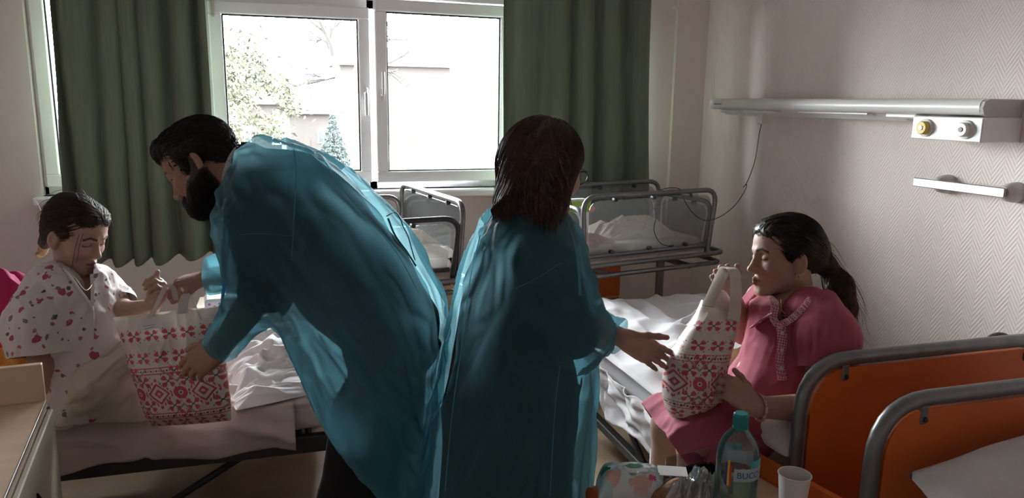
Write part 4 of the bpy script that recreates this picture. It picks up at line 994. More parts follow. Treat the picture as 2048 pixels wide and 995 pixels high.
# ================================================================== people
def skin_mat(name): return mat(name, (1, 1, 1), .55, attr='Col', var=.08, nscale=60, spec=.3, sss=.12, bump=.15, bscale=500)
def gown_mat(name, tr=.16):
    m = bpy.data.materials.new(name); m.use_nodes = True; nt = m.node_tree; nt.nodes.remove(nt.nodes['Principled BSDF'])
    tc = N(nt, 'ShaderNodeTexCoord'); nz = N(nt, 'ShaderNodeTexNoise', i_Scale=260.0, i_Detail=3.0); nt.links.new(tc.outputs['Object'], nz.inputs[0])
    rp = N(nt, 'ShaderNodeValToRGB'); rp.color_ramp.elements[0].color = (.33, .70, .82, 1); rp.color_ramp.elements[1].color = (.38, .76, .87, 1)
    rp.color_ramp.elements[0].position = .3; rp.color_ramp.elements[1].position = .7; nt.links.new(nz.outputs[0], rp.inputs[0])
    bp = N(nt, 'ShaderNodeBump', i_Strength=.08, i_Distance=.001); nt.links.new(nz.outputs[0], bp.inputs['Height'])
    d = N(nt, 'ShaderNodeBsdfPrincipled'); d.inputs['Roughness'].default_value = .55; d.inputs['Specular IOR Level'].default_value = .25
    t = N(nt, 'ShaderNodeBsdfTranslucent'); tp = N(nt, 'ShaderNodeBsdfTransparent'); tp.inputs[0].default_value = (.62, .86, .92, 1)
    dk = N(nt, 'ShaderNodeMix', data_type='RGBA', blend_type='MULTIPLY'); dk.inputs[0].default_value = 1.0; dk.inputs[7].default_value = (.12, .085, .08, 1); nt.links.new(rp.outputs[0], dk.inputs[6])
    nt.links.new(dk.outputs[2], d.inputs['Base Color']); nt.links.new(rp.outputs[0], t.inputs[0]); nt.links.new(bp.outputs[0], d.inputs['Normal'])
    a = N(nt, 'ShaderNodeMixShader'); a.inputs[0].default_value = .58; nt.links.new(d.outputs[0], a.inputs[1]); nt.links.new(t.outputs[0], a.inputs[2])
    b = N(nt, 'ShaderNodeMixShader'); b.inputs[0].default_value = tr; nt.links.new(a.outputs[0], b.inputs[1]); nt.links.new(tp.outputs[0], b.inputs[2])
    nt.links.new(b.outputs[0], nt.nodes['Material Output'].inputs[0]); return m
M_GOWN = gown_mat('blue_nonwoven_gown', .28)
M_SEAM = mat('blue_seam', (.22, .52, .62), .6, trans=.7); M_TIE = mat('bright_blue_tie', (.10, .42, .70), .6, trans=.4)
M_NAVY = mat('dark_navy_cloth', (.022, .021, .023), .85, var=.2); M_BROWNCL = mat('dark_grey_brown_cloth', (.07, .062, .058), .85, var=.2)
def gmesh(name, V, Fq, m, parent, cols=None):
    me = new_mesh(name, V, Fq)
    if cols is not None: vcol(me, cols)
    return link(name, me, m, parent, True)
def inflate(V, Fq, d): return V+vnormals(V, Fq)*d
def imgx(V, d0):
    q = V-CO; return CX+FPX*(q@RGT)/d0, CY-FPX*(q@UPV)/d0       # metric image-plane coordinates at depth d0
def proj(V):
    q = V-CO; d = q@FWD; return CX+FPX*(q@RGT)/d, CY-FPX*(q@UPV)/d, d
def inpoly(x, y, poly):
    r = np.zeros(x.shape, bool); n = len(poly)
    for i in range(n):
        (x0, y0), (x1, y1) = poly[i], poly[(i+1) % n]
        if y0 != y1: r ^= ((y0 > y) != (y1 > y)) & (x < (x1-x0)*(y-y0)/(y1-y0)+x0)
    return r
def lay_on(G, pts, dist, it=10):
    P = np.array(pts)
    for _ in range(it):
        f_ = np.clip(G(P)-dist, -.03, .03); gr = np.stack([G(P+np.eye(3)[i]*.004)-G(P-np.eye(3)[i]*.004) for i in range(3)], -1); gr /= np.linalg.norm(gr, axis=1)[:, None]+1e-9; P = P-gr*f_[:, None]
    return P
def relax_line(P, it=6):
    P = P.copy()
    for _ in range(it): P[1:-1] = .5*P[1:-1]+.25*(P[:-2]+P[2:])
    return P
def ray_on(G, pts, off=.011, d_start=1.55, n=60):
    """points where sight lines first meet a garment volume: used to lay seams and trims on it"""
    out = []
    for px, py in pts:
        r = ray(px, py); d = d_start
        for _ in range(90):
            f_ = float(G((CO+r*d)[None])[0])-off
            if f_ < .0006: break
            d += max(.0006, f_*.6)
            if d > 3.0: d = np.nan; break
        if d == d: out.append(CO+r*d)
    return np.array(out)
def squeeze(V, G, m=.024):
    """keep an under-garment inside the outer garment"""
    V = V.copy()
    for _ in range(4):
        f_ = G(V); b = f_ > -m
        if not b.any(): break
        P = V[b]; gr = np.stack([G(P+np.eye(3)[i]*.004)-G(P-np.eye(3)[i]*.004) for i in range(3)], -1); gr /= np.linalg.norm(gr, axis=1)[:, None]+1e-9; V[b] = P-gr*np.clip(f_[b]+m, 0, .03)[:, None]
    return V
def side_of(V, d0, p, q):
    x, y = imgx(V, d0); return (q[0]-p[0])*(y-p[1])-(q[1]-p[1])*(x-p[0])
def cut_beyond(V, p, d, R): return ~((((V-p)@unit(d)) > 0) & (np.linalg.norm(V-p, axis=1) < R))
def figure_limbs(S, legs, k=.03):
    for hip, knee, ank, r in legs:
        S.cone(hip, knee, r[0], r[1], k); S.cone(knee, ank, r[1]*.98, r[2], k)
def foot(S, ank, d, k=.015):
    d = unit((d[0], d[1], 0)); b = np.array([ank[0], ank[1], .045]); S.cone(b-d*.03, b+d*.13, .042, .030, k, flat=((0, 0, 1), 1.05))
def shoe(V): return V[:, 2] < .12

# ---------------------------------------------------------------- man bending over the bed
def build_man():
    e = empty('person', 'bearded man in a blue gown bending left over the bed to hand over the bag', 'person'); d0 = 2.06
    nb = at(505, 350, 2.08); e.location = (0, 0, 0)
    o = at(404, 331, 2.08); f = cdir(-.82, -.55, -.02); Rm = frame(f, cdir(-.56, .82, .05)); loc = lambda p: (np.array(p)-o)@Rm
    H = head_sdf(False, True); H.cone((0, -.03, -.05), loc(nb), .054, .062, .03)
    V, Fq = H.mesh(.0028, smooth=1); hc = head_colors(V, (.34, .19, .13), (.30, .13, .11), (.02, .015, .012), (.018, .013, .011), (.36, .15, .11)); Vh, Fh = xf(V, Rm, o), Fq
    # body
    S = Sdf(); hipc = at(775, 665, 2.12); ch = at(600, 445, 2.08)
    S.cone(at(545, 385, 2.08), at(610, 465, 2.08), .118, .138, .05); S.cone(at(610, 465, 2.08), at(695, 565, 2.10), .138, .138, .05)
    S.cone(at(695, 565, 2.10), hipc, .138, .122, .05); S.cone(nb, at(545, 385, 2.08), .06, .09, .04)
    sn, en, wn = at(540, 430, 1.90), at(520, 585, 1.88), at(445, 690, 2.03); sf, ef, wf = at(520, 400, 2.27), at(500, 545, 2.40), at(418, 553, 2.38)
    S.cone(at(545, 400, 2.0), sn, .09, .07, .05); S.cone(at(545, 390, 2.15), sf, .09, .065, .05)
    for a, b, c in ((sn, en, wn), (sf, ef, wf)): S.cone(a, b, .062, .046, .03); S.cone(b, c, .044, .029, .02)
    hn, hf = at(775, 690, 2.03), at(770, 680, 2.22)
    kn, kf = np.array([hn[0]-.10, hn[1]+.02, .50]), np.array([hf[0]+.02, hf[1]+.02, .50]); an, af = np.array([kn[0]-.03, kn[1], .09]), np.array([kf[0]+.04, kf[1], .09])
    figure_limbs(S, [(hn, kn, an, (.088, .062, .042)), (hf, kf, af, (.088, .062, .042))]); fd = -RGT
    foot(S, an, fd); foot(S, af, fd)
    Vb, Fb = S.mesh(.010, smooth=2)
    Hn = Sdf(); hand.left = True
    Hn.cone(en+(wn-en)*.35, wn, .040, .028, .015); hand(Hn, wn, cdir(-.80, -.58, .10), cdir(-.45, .85, .25), [(.25, .35, .2), (.35, .4, .25), (.45, .4, .3), (.5, .45, .3)], 1.02, thumb=(.80, .55, -.25))
    Vn, Fn = Hn.mesh(.0026, smooth=1)
    Hf = Sdf(); hand.left = False
    Hf.cone(ef+(wf-ef)*.35, wf, .038, .027, .015); hand(Hf, wf, cdir(-.92, -.16, -.05), cdir(-.25, -.35, -.9), [(.55, .75, .35), (.75, .9, .4), (.85, .95, .4), (.9, .95, .4)], 1.0, thumb=(.85, .35, -.45), tcurl=.2)
    Vf, Ff = Hf.mesh(.0026, smooth=1)
    V, Fq = join([(Vh, Fh), (Vn, Fn), (Vf, Ff), (Vb, Fb)]); sk = np.array((.36, .20, .14)); cols = np.concatenate([hc, np.tile(sk, (len(Vn)+len(Vf)+len(Vb), 1))])
    gmesh('body', V, Fq, skin_mat('man_skin'), e, cols)
    # suit under the gown
    Vs = inflate(Vb, Fb, .034); okc = np.ones(len(Vs), bool)
    for w_, el in ((wn, en), (wf, ef)): okc &= cut_beyond(Vs, w_-(w_-el)*.9, w_-el, .36) | (Vs[:, 2] < .8)
    gmesh('shoes', *keep(inflate(Vb, Fb, .008), Fb, Vb[:, 2] < .12), M_BLACK, e)
    C = Sdf(); nd = unit(o-nb); C.cone(at(493, 338, 2.08), at(560, 385, 2.08), .076, .115, .03)
    Vc, Fc = C.mesh(.006); Vc, Fc = keep(Vc, Fc, ((Vc-at(478, 340, 2.08))@nd) < -.0)
    gmesh('jacket_collar', Vc, Fc, M_NAVY, e)
    # shirt collar ring
    a = np.linspace(0, 2*pi, 48, endpoint=False); n1 = unit(np.cross(nd, FWD)); n2 = np.cross(nd, n1); cc = at(477, 345, 2.08)
    ring = np.stack([cc+.073*(cos(t)*n1+.92*sin(t)*n2)+nd*(.010+.006*cos(t)) for t in a])
    P = np.stack([np.stack([p-nd*.02, p+nd*.006, p+nd*.008+(cc-p)*.08, p-nd*.018+(cc-p)*.08]) for p in ring])
    i = np.arange(48); Fr = np.concatenate([np.stack([i*4+j, ((i+1) % 48)*4+j, ((i+1) % 48)*4+(j+1) % 4, i*4+(j+1) % 4], 1) for j in range(4)])
    gmesh('shirt_collar', P.reshape(-1, 3), Fr, mat('checked_shirt', (.40, .41, .44), .8, var=.45, nscale=220), e)
    # hair
    S = Sdf(); S.ell((0, -.016, .042), (.083, .102, .090), k=.02); S.ell((0, .050, .088), (.056, .045, .036), k=.03); S.ell((0, -.068, -.020), (.058, .040, .052), k=.02)
    S.ell((0, .105, -.025), (.090, .055, .085), k=.012, op='s')
    for sx in (-1, 1): S.ell((sx*.085, -.008, -.022), (.020, .030, .040), k=.008, op='s'); S.ell((sx*.068, .022, -.005), (.010, .010, .028), k=.008)
    V, Fq = S.mesh(.003, smooth=1); V = V+vnormals(V, Fq)*(.0018*fbm(V*130, 2, 5))[:, None]
    Vs_, Fs_ = strands(S, pick(V, 2600, 3, V[:, 2] > -.03), lambda P: np.stack([P[:, 0]*3, -.9*np.ones(len(P))+(P[:, 1] > .05)*1.2, -.35+P[:, 2]*2], 1), 4, .007, .0011, .005, 6, jit=.6)
    V, Fq = join([(V, Fq), (Vs_, Fs_)]); gmesh('hair', xf(V, Rm, o), Fq, hair_mat('black_hair', (.010, .008, .007), (.022, .016, .013)), e)
    Vq, _ = H.mesh(.004); x_, y_, z_ = Vq.T; ax_ = np.abs(x_)
    bm = (z_ < -.040-.9*np.clip(y_-.035, 0, .03)) & (y_ > -.020) & (z_ > -.135) & ~(((x_/.021)**2+((z_+.071)/.010)**2 < 1) & (y_ > .06)) | ((((x_/.032)**2+((z_+.057)/.0085)**2) < 1) & (y_ > .07))
    V, Fq = strands(H, pick(Vq, 2600, 8, bm), lambda P: np.stack([P[:, 0]*4, .35+0*P[:, 0], -1+0*P[:, 0]], 1), 4, .005, .0008, .005, 12, jit=.7)
    gmesh('beard', xf(V, Rm, o), Fq, hair_mat('black_beard', (.010, .008, .007), (.020, .014, .011)), e)
    # gown
    G = Sdf()
    G.rows([(288, 530, 585, .13), (296, 512, 612, .17), (312, 496, 655, .20), (340, 476, 698, .23), (380, 458, 742, .25), (420, 447, 784, .26), (460, 447, 814, .27), (500, 455, 840, .27), (540, 474, 861, .27), (580, 522, 882, .27), (610, 548, 893, .27), (650, 566, 896, .27), (700, 592, 891, .27), (750, 616, 885, .26), (800, 641, 877, .25), (850, 672, 868, .24), (900, 712, 860, .22), (950, 762, 851, .20), (1000, 800, 845, .18), (1080, 812, 850, .17), (1160, 818, 855, .16)], d0, k=.03, pw=2.2)
    G.cone(at(545, 420, 1.96), at(535, 470, 1.89), .095, .092, .05); G.cone(at(535, 470, 1.89), en, .092, .072, .05); G.cone(en, wn, .070, .050, .03)
    G.cone(sf, ef, .085, .070, .03); G.cone(ef, wf, .068, .054, .03)
    Vs, Fs = keep(Vs, Fb, okc); Vs = np.where((Vs[:, 2] > .93)[:, None], squeeze(Vs, G), Vs); up = Vs[:, 2] > .93
    gmesh('jacket', *keep(Vs, Fs, up | (Vs[:, 2] > .915)), M_NAVY, e); gmesh('trousers', *keep(Vs, Fs, (Vs[:, 2] < .935) & (Vs[:, 2] > .10)), mat('black_trousers', (.008, .008, .01), .9, var=.2), e)
    V, Fq = G.mesh(.0075, smooth=2)
    ok = np.ones(len(V), bool)
    for w_, el in ((wn, en), (wf, ef)): ok &= cut_beyond(V, w_+unit(w_-el)*.012, w_-el, .11)
    ok &= (side_of(V, d0, (436, 446), (556, 284)) > 0) | (np.linalg.norm(V-at(490, 360, 2.08), axis=1) > .24)
    xx, yy, qq = proj(V); rr = np.interp(yy, [288, 340, 420, 500, 580, 650, 750, 850, 1000, 1160], [585, 698, 784, 840, 882, 896, 885, 868, 845, 850]); ok &= ~((xx > rr-np.interp(yy, [330, 400, 480, 600, 700, 800], [6, 22, 36, 26, 14, 4])) & (qq < d0+.015) & (yy > 335) & (yy < 800))      # open back of the gown
    ok &= V[:, 2] > .30
    Nn = vnormals(V, Fq); x, y = imgx(V, d0); ln = np.linalg.norm
    tors = folds(V, Nn, cdir(.62, -.78, .1), 2.2, 11, .014, 3, fine=.6); arm = folds(V, Nn, en-sn, 9, 5, .014, 12, fine=.6)
    wA = np.clip(1.2-np.minimum(np.abs(side_of(V, d0, (535, 430), (520, 585)))/160/90, 9), 0, 1)*(x < 590)*(y > 440); wA = wA[:, None]
    V = tors*(1-wA)+arm*wA; V = relax(V, Fq, 1)
    V, Fq = trim(V, Fq, ok); gmesh('gown', V, Fq, M_GOWN, e)
    # seams and ties lie on the gown surface
    for pts in ([(455, 470), (520, 467), (588, 472)], [(588, 298), (592, 340), (590, 400), (586, 470), (584, 520)], [(664, 345), (648, 320)], [(664, 352), (720, 420), (790, 500), (840, 590)]):
        P = ray_on(G, spline(pts, 14)[:, :2]); MB().tube(relax_line(P), .0013, 6, flat=.5).build('seam', M_SEAM, e, True)
    MB().tube(spline([at(452, 425, 2.0), at(449, 470, 1.95), at(446, 520, 1.95), at(449, 555, 1.94), at(445, 600, 1.94), at(446, 625, 1.94)], 8), .0045, 6, flat=.2).build('tie', M_TIE, e, True)
    MB().tube(spline([at(454, 425, 2.02), at(459, 480, 1.99), at(452, 520, 1.97), at(450, 550, 1.96)], 8), .004, 6, flat=.2).build('tie', M_TIE, e, True)
    for pts in ([(773, 432, 2.02), (790, 424, 2.03), (800, 436, 2.04), (806, 452, 2.05)], [(806, 452, 2.05), (816, 472, 2.06), (824, 500, 2.07), (830, 520, 2.07)], [(776, 436, 2.02), (790, 470, 2.02), (815, 505, 2.03), (832, 532, 2.04)]):
        MB().tube(spline([at(*p) for p in pts], 8), .0045, 6, flat=.3).build('tie', M_TIE2, e, True)
    return e
M_TIE2 = mat('dark_blue_tie', (.03, .22, .32), .6)
build_man()

# ---------------------------------------------------------------- standing woman
def build_woman():
    e = empty('person', 'standing woman in a blue gown with brown shoulder-length hair, her back to us', 'person'); d0 = 2.0
    o = at(1096, 334, 2.0); f = cdir(.70, -.26, .66); Rm = frame(f, cdir(.15, .96, .15)); loc = lambda p: (np.array(p)-o)@Rm
    nb = at(1062, 440, 2.0)
    H = head_sdf(True); H.cone((0, -.03, -.05), loc(nb), .048, .055, .03); V, Fq = H.mesh(.0032)
    hc = head_colors(V, (.46, .28, .21), (.40, .17, .15), (.05, .03, .02), None, (.50, .24, .19)); Vh, Fh = xf(V, Rm, o), Fq
    S = Sdf(); hip = at(1030, 750, 2.02)
    S.cone(at(1060, 490, 2.02), at(1045, 600, 2.02), .130, .135, .05); S.cone(at(1045, 600, 2.02), hip, .135, .150, .05); S.cone(nb, at(1055, 480, 2.02), .055, .09, .04)
    sn, en, wn = at(1062, 490, 1.85), at(1148, 664, 1.84), at(1190, 668, 2.04); sf, ef, wf = at(1095, 480, 2.18), at(1150, 640, 2.22), at(1248, 676, 2.14)
    S.cone(at(1058, 480, 1.95), sn, .07, .058, .04); S.cone(at(1065, 475, 2.1), sf, .07, .056, .04)
    for a, b, c in ((sn, en, wn), (sf, ef, wf)): S.cone(a, b, .052, .042, .03); S.cone(b, c, .040, .026, .02)
    hn, hf = at(1030, 770, 1.94), at(1030, 765, 2.1); fd = RGT*.8+FWD*.5
    L = []
    for h in (hn, hf): L.append((h, np.array([h[0]+.02, h[1], .47]), np.array([h[0]+.02, h[1], .09]), (.088, .058, .038)))
    figure_limbs(S, L); [foot(S, l[2], fd) for l in L]
    Vb, Fb = S.mesh(.010, smooth=2)
    Hs = Sdf(); hand.left = True; Hs.cone(ef+(wf-ef)*.4, wf, .036, .026, .015)
    hand(Hs, wf, cdir(.86, -.48, .05), cdir(.35, .80, -.15), [(.10, .15, .1), (.18, .2, .12), (.24, .22, .15), (.30, .25, .15)], .93, thumb=(.80, .62, -.35), tcurl=.12, spread=.05)
    Vn, Fn = Hs.mesh(.0026)
    Hr = Sdf(); hand.left = False; Hr.cone(en+(wn-en)*.4, wn, .036, .026, .015); hand(Hr, wn, cdir(.5, -.1, .85), cdir(.2, .9, 0), [(.4, .5, .3)]*4, .93); Vr, Fr = Hr.mesh(.004)
    V, Fq = join([(Vh, Fh), (Vn, Fn), (Vr, Fr), (Vb, Fb)]); cols = np.concatenate([hc, np.tile(np.array((.44, .25, .19)), (len(V)-len(hc), 1))]); gmesh('body', V, Fq, skin_mat('woman_skin'), e, cols)
    Vs = inflate(Vb, Fb, .034); okc = np.ones(len(Vs), bool)
    for w_, el in ((wn, en), (wf, ef)): okc &= cut_beyond(Vs, w_-(w_-el)*.8, w_-el, .2)
    okc &= ((Vs-nb)@unit(o-nb)) < -.01
    gmesh('shoes', *keep(inflate(Vb, Fb, .008), Fb, Vb[:, 2] < .12), M_BLACK, e)
    # hair
    S = Sdf(); S.ell(xf(np.array([[0, -.018, .040]]), Rm, o)[0], (.081, .103, .087), axes=Rm.T, k=.03)
    S.cone(at(1066, 325, 2.0), at(1022, 398, 1.90), .072, .036, .05); S.cone(at(1078, 320, 1.95), at(1088, 412, 1.80), .078, .034, .05); S.cone(at(1060, 330, 1.94), at(1048, 404, 1.84), .076, .040, .05)
    S.cone(at(1105, 315, 1.95), at(1118, 402, 1.86), .070, .018, .04); S.cone(at(1085, 305, 2.06), at(1060, 390, 2.08), .07, .04, .05); S.cone(at(1022, 398, 1.90), at(992, 420, 1.87), .034, .008, .02)
    S.cone(at(1088, 412, 1.80), at(1106, 436, 1.755), .030, .008, .02); S.cone(at(1048, 402, 1.84), at(1020, 412, 1.84), .040, .022, .03)
    V, Fq = S.mesh(.0045, smooth=1); Nn = vnormals(V, Fq); V = V+Nn*(.0045*ridge(np.stack([V@RGT*38, V@FWD*38, V[:, 2]*3], 1), 3)+.002*vnoise(V*200, 4))[:, None]
    top = xf(np.array([[0, -.02, .13]]), Rm, o)[0]
    def flow(P): r = P-top; r = r*np.array([1, 1, .3]); r /= np.linalg.norm(r, axis=1)[:, None]+1e-6; w = np.clip((top[2]-P[:, 2])/.10, 0, 1)[:, None]; return r*(1-w)+np.array([0, 0, -1.0])*(.4+w)
    ctr = xf(np.array([[0, .06, -.02]]), Rm, o)[0]
    rt = pick(V, 3600, 5, ((V-o)@f < .09)); A_, F_ = strands(S, rt, flow, 12, .011, .0009, .006, 6, jit=.22)
    B_, G_ = strands(S, pick(V, 700, 15, (V[:, 2] < o[2]-.05) & ((V-CO)@FWD < 1.93)), lambda P: np.array([-.1, -.25, -1.0])+0*P, 9, .007, .0008, .01, 9, jit=.45, free=.25)
    V, Fq = join([(V, Fq), (A_, F_), (B_, G_)]); gmesh('hair', V, Fq, hair_mat('brown_hair', (.034, .019, .014), (.095, .048, .032)), e)
    # glasses
    gl = MB(); lens = lambda sx: np.stack([xf(np.array([[sx*.033+.024*cos(t), .098, .0+.019*sin(t)]]), Rm, o)[0] for t in np.linspace(0, 2*pi, 20, endpoint=False)])
    for sx in (-1, 1): gl.tube(lens(sx), .0018, 6, closed=True); gl.tube([xf(np.array([q]), Rm, o)[0] for q in ((sx*.057, .097, .004), (sx*.076, .07, .006), (sx*.080, -.005, .004))], .0018, 6)
    gl.tube([xf(np.array([q]), Rm, o)[0] for q in ((-.009, .099, .004), (.009, .099, .004))], .0016, 6); gl.build('glasses', M_BLACK, e, True)
    # gown
    G = Sdf()
    G.rows([(412, 1004, 1098, .06), (422, 984, 1114, .09), (436, 970, 1130, .125), (462, 950, 1148, .175), (500, 934, 1162, .215), (550, 918, 1168, .22), (600, 905, 1170, .225), (650, 897, 1168, .23), (700, 888, 1166, .235), (750, 880, 1168, .24), (800, 868, 1172, .25), (850, 858, 1174, .25), (900, 848, 1174, .26), (950, 838, 1172, .26), (1000, 829, 1170, .26), (1100, 815, 1172, .27), (1250, 805, 1178, .28)], d0, k=.03, pw=2.3)
    G.cone(sn, at(1105, 575, 1.83), .090, .088, .05); G.cone(at(1105, 575, 1.83), at(1150, 668, 1.82), .088, .078, .05); G.cone(at(1150, 668, 1.84), wn, .076, .05, .03)
    G.cone(sf, ef, .075, .066, .03); G.cone(ef, wf, .064, .046, .03)
    G.rows([(700, 1120, 1195, .10), (740, 1120, 1200, .10), (790, 1130, 1194, .09), (840, 1140, 1182, .08), (890, 1140, 1168, .07)], 2.08, k=.03)
    Vs, Fs = keep(Vs, Fb, okc); Vs = np.where((Vs[:, 2] > .5)[:, None], squeeze(Vs, G), Vs)
    K = Sdf(); K.cone(at(1032, 690, 2.02), at(1022, 800, 2.02), .150, .175, .05); K.cone(at(1022, 800, 2.02), at(1010, 1010, 2.03), .175, .180, .05); Vk, Fk = K.mesh(.012, smooth=2); Vk, Fk = trim(Vk, Fk, (Vk[:, 2] < .93) & (Vk[:, 2] > .36)); gmesh('skirt', squeeze(Vk, G), Fk, M_BROWNCL, e)
    gmesh('sweater', *keep(Vs, Fs, Vs[:, 2] > .86), M_BROWNCL, e); gmesh('trousers', *keep(Vs, Fs, (Vs[:, 2] < .88) & (Vs[:, 2] > .1)), M_NAVY, e)
    V, Fq = G.mesh(.0075, smooth=2); ok = cut_beyond(V, wf-unit(wf-ef)*.006, wf-ef, .11) & cut_beyond(V, wn, wn-en, .06)
    ok &= ~((np.linalg.norm(V-nb, axis=1) < .085) & (((V-nb)@unit(o-nb)) > .025)) & (V[:, 2] > .22)
    xx, yy, qq = proj(V); ll = np.interp(yy, [404, 460, 550, 650, 750, 850, 1000, 1250], [1000, 950, 918, 897, 880, 858, 829, 805]); ok &= ~((xx < ll+np.interp(yy, [440, 500, 600, 800, 1000], [4, 8, 12, 14, 16])) & (qq < d0+.015) & (yy > 445))
    Nn = vnormals(V, Fq); x, y = imgx(V, d0)
    t = folds(V, Nn, cdir(-.12, -1, 0), 1.6, 11, .015, 23, fine=.6); a2 = folds(V, Nn, cdir(-.5, -.6, .4), 5, 8, .014, 32, fine=.6)
    wA = (np.clip((x-1000)/60, 0, 1)*np.clip((760-y)/40, 0, 1))[:, None]; V = relax(t*(1-wA)+a2*wA, Fq, 1)
    V, Fq = trim(V, Fq, ok); gmesh('gown', V, Fq, M_GOWN, e)
    for pts in ([(1030, 577), (1075, 555), (1122, 525)], [(960, 470), (940, 560), (925, 680), (905, 820), (890, 980)], [(1120, 730), (1110, 820), (1100, 990)]):
        MB().tube(relax_line(ray_on(G, spline(pts, 14)[:, :2])), .0013, 6, flat=.5).build('seam', M_SEAM, e, True)
    MB().tube(relax_line(ray_on(G, spline([(1136, 446), (1150, 490), (1158, 545), (1160, 590)], 10)[:, :2], .008)), .003, 6, flat=.25).build('tie', M_SEAM, e, True)
    return e
build_woman()
# ---------------------------------------------------------------- printed cottons
def floral_mat():
    m = bpy.data.materials.new('floral_cotton'); m.use_nodes = True; nt = m.node_tree; b = nt.nodes['Principled BSDF']; b.inputs['Roughness'].default_value = .85
    tc = N(nt, 'ShaderNodeTexCoord'); prev = None
    nzb = N(nt, 'ShaderNodeTexNoise', i_Scale=45.0); nt.links.new(tc.outputs['Object'], nzb.inputs[0])
    wob = N(nt, 'ShaderNodeMix', data_type='VECTOR'); wob.inputs[0].default_value = .022
    nt.links.new(tc.outputs['Object'], wob.inputs[4]); nt.links.new(nzb.outputs['Color'], wob.inputs[5])
    base = (.62, .565, .57, 1); cur = None
    for sc, th, col, sd in ((20.0, .22, (.36, .07, .10, 1), 0), (25.0, .19, (.20, .16, .19, 1), 3.3), (31.0, .19, (.42, .13, .16, 1), 7.1), (24.0, .13, (.10, .09, .10, 1), 5.2)):
        mp = N(nt, 'ShaderNodeMapping'); mp.inputs['Location'].default_value = (sd, sd*.7, sd*1.3); nt.links.new(wob.outputs[1], mp.inputs[0])
        vo = N(nt, 'ShaderNodeTexVoronoi', i_Scale=sc); nt.links.new(mp.outputs[0], vo.inputs['Vector'])
        sep = N(nt, 'ShaderNodeSeparateColor'); nt.links.new(vo.outputs['Color'], sep.inputs[0])
        g = N(nt, 'ShaderNodeMath', operation='GREATER_THAN'); g.inputs[1].default_value = .22; nt.links.new(sep.outputs[0], g.inputs[0])
        l = N(nt, 'ShaderNodeMath', operation='LESS_THAN'); l.inputs[1].default_value = th; nt.links.new(vo.outputs['Distance'], l.inputs[0])
        mu = N(nt, 'ShaderNodeMath', operation='MULTIPLY'); nt.links.new(g.outputs[0], mu.inputs[0]); nt.links.new(l.outputs[0], mu.inputs[1])
        mx = N(nt, 'ShaderNodeMix', data_type='RGBA'); mx.inputs[7].default_value = col; nt.links.new(mu.outputs[0], mx.inputs[0])
        if cur is None: mx.inputs[6].default_value = base
        else: nt.links.new(cur, mx.inputs[6])
        cur = mx.outputs[2]
    nt.links.new(cur, b.inputs['Base Color']); return m
def gingham_mat():
    m = mat('pink_gingham', (.5, .1, .18), .85); nt = m.node_tree; b = nt.nodes['Principled BSDF']
    tc = N(nt, 'ShaderNodeTexCoord'); mp = N(nt, 'ShaderNodeMapping'); mp.inputs['Rotation'].default_value = (.4, .5, .3); nt.links.new(tc.outputs['Object'], mp.inputs[0])
    ck = N(nt, 'ShaderNodeTexChecker', i_Scale=190.0); ck.inputs[1].default_value = (.42, .08, .15, 1); ck.inputs[2].default_value = (.62, .42, .46, 1); nt.links.new(mp.outputs[0], ck.inputs[0]); nt.links.new(ck.outputs[0], b.inputs['Base Color']); return m

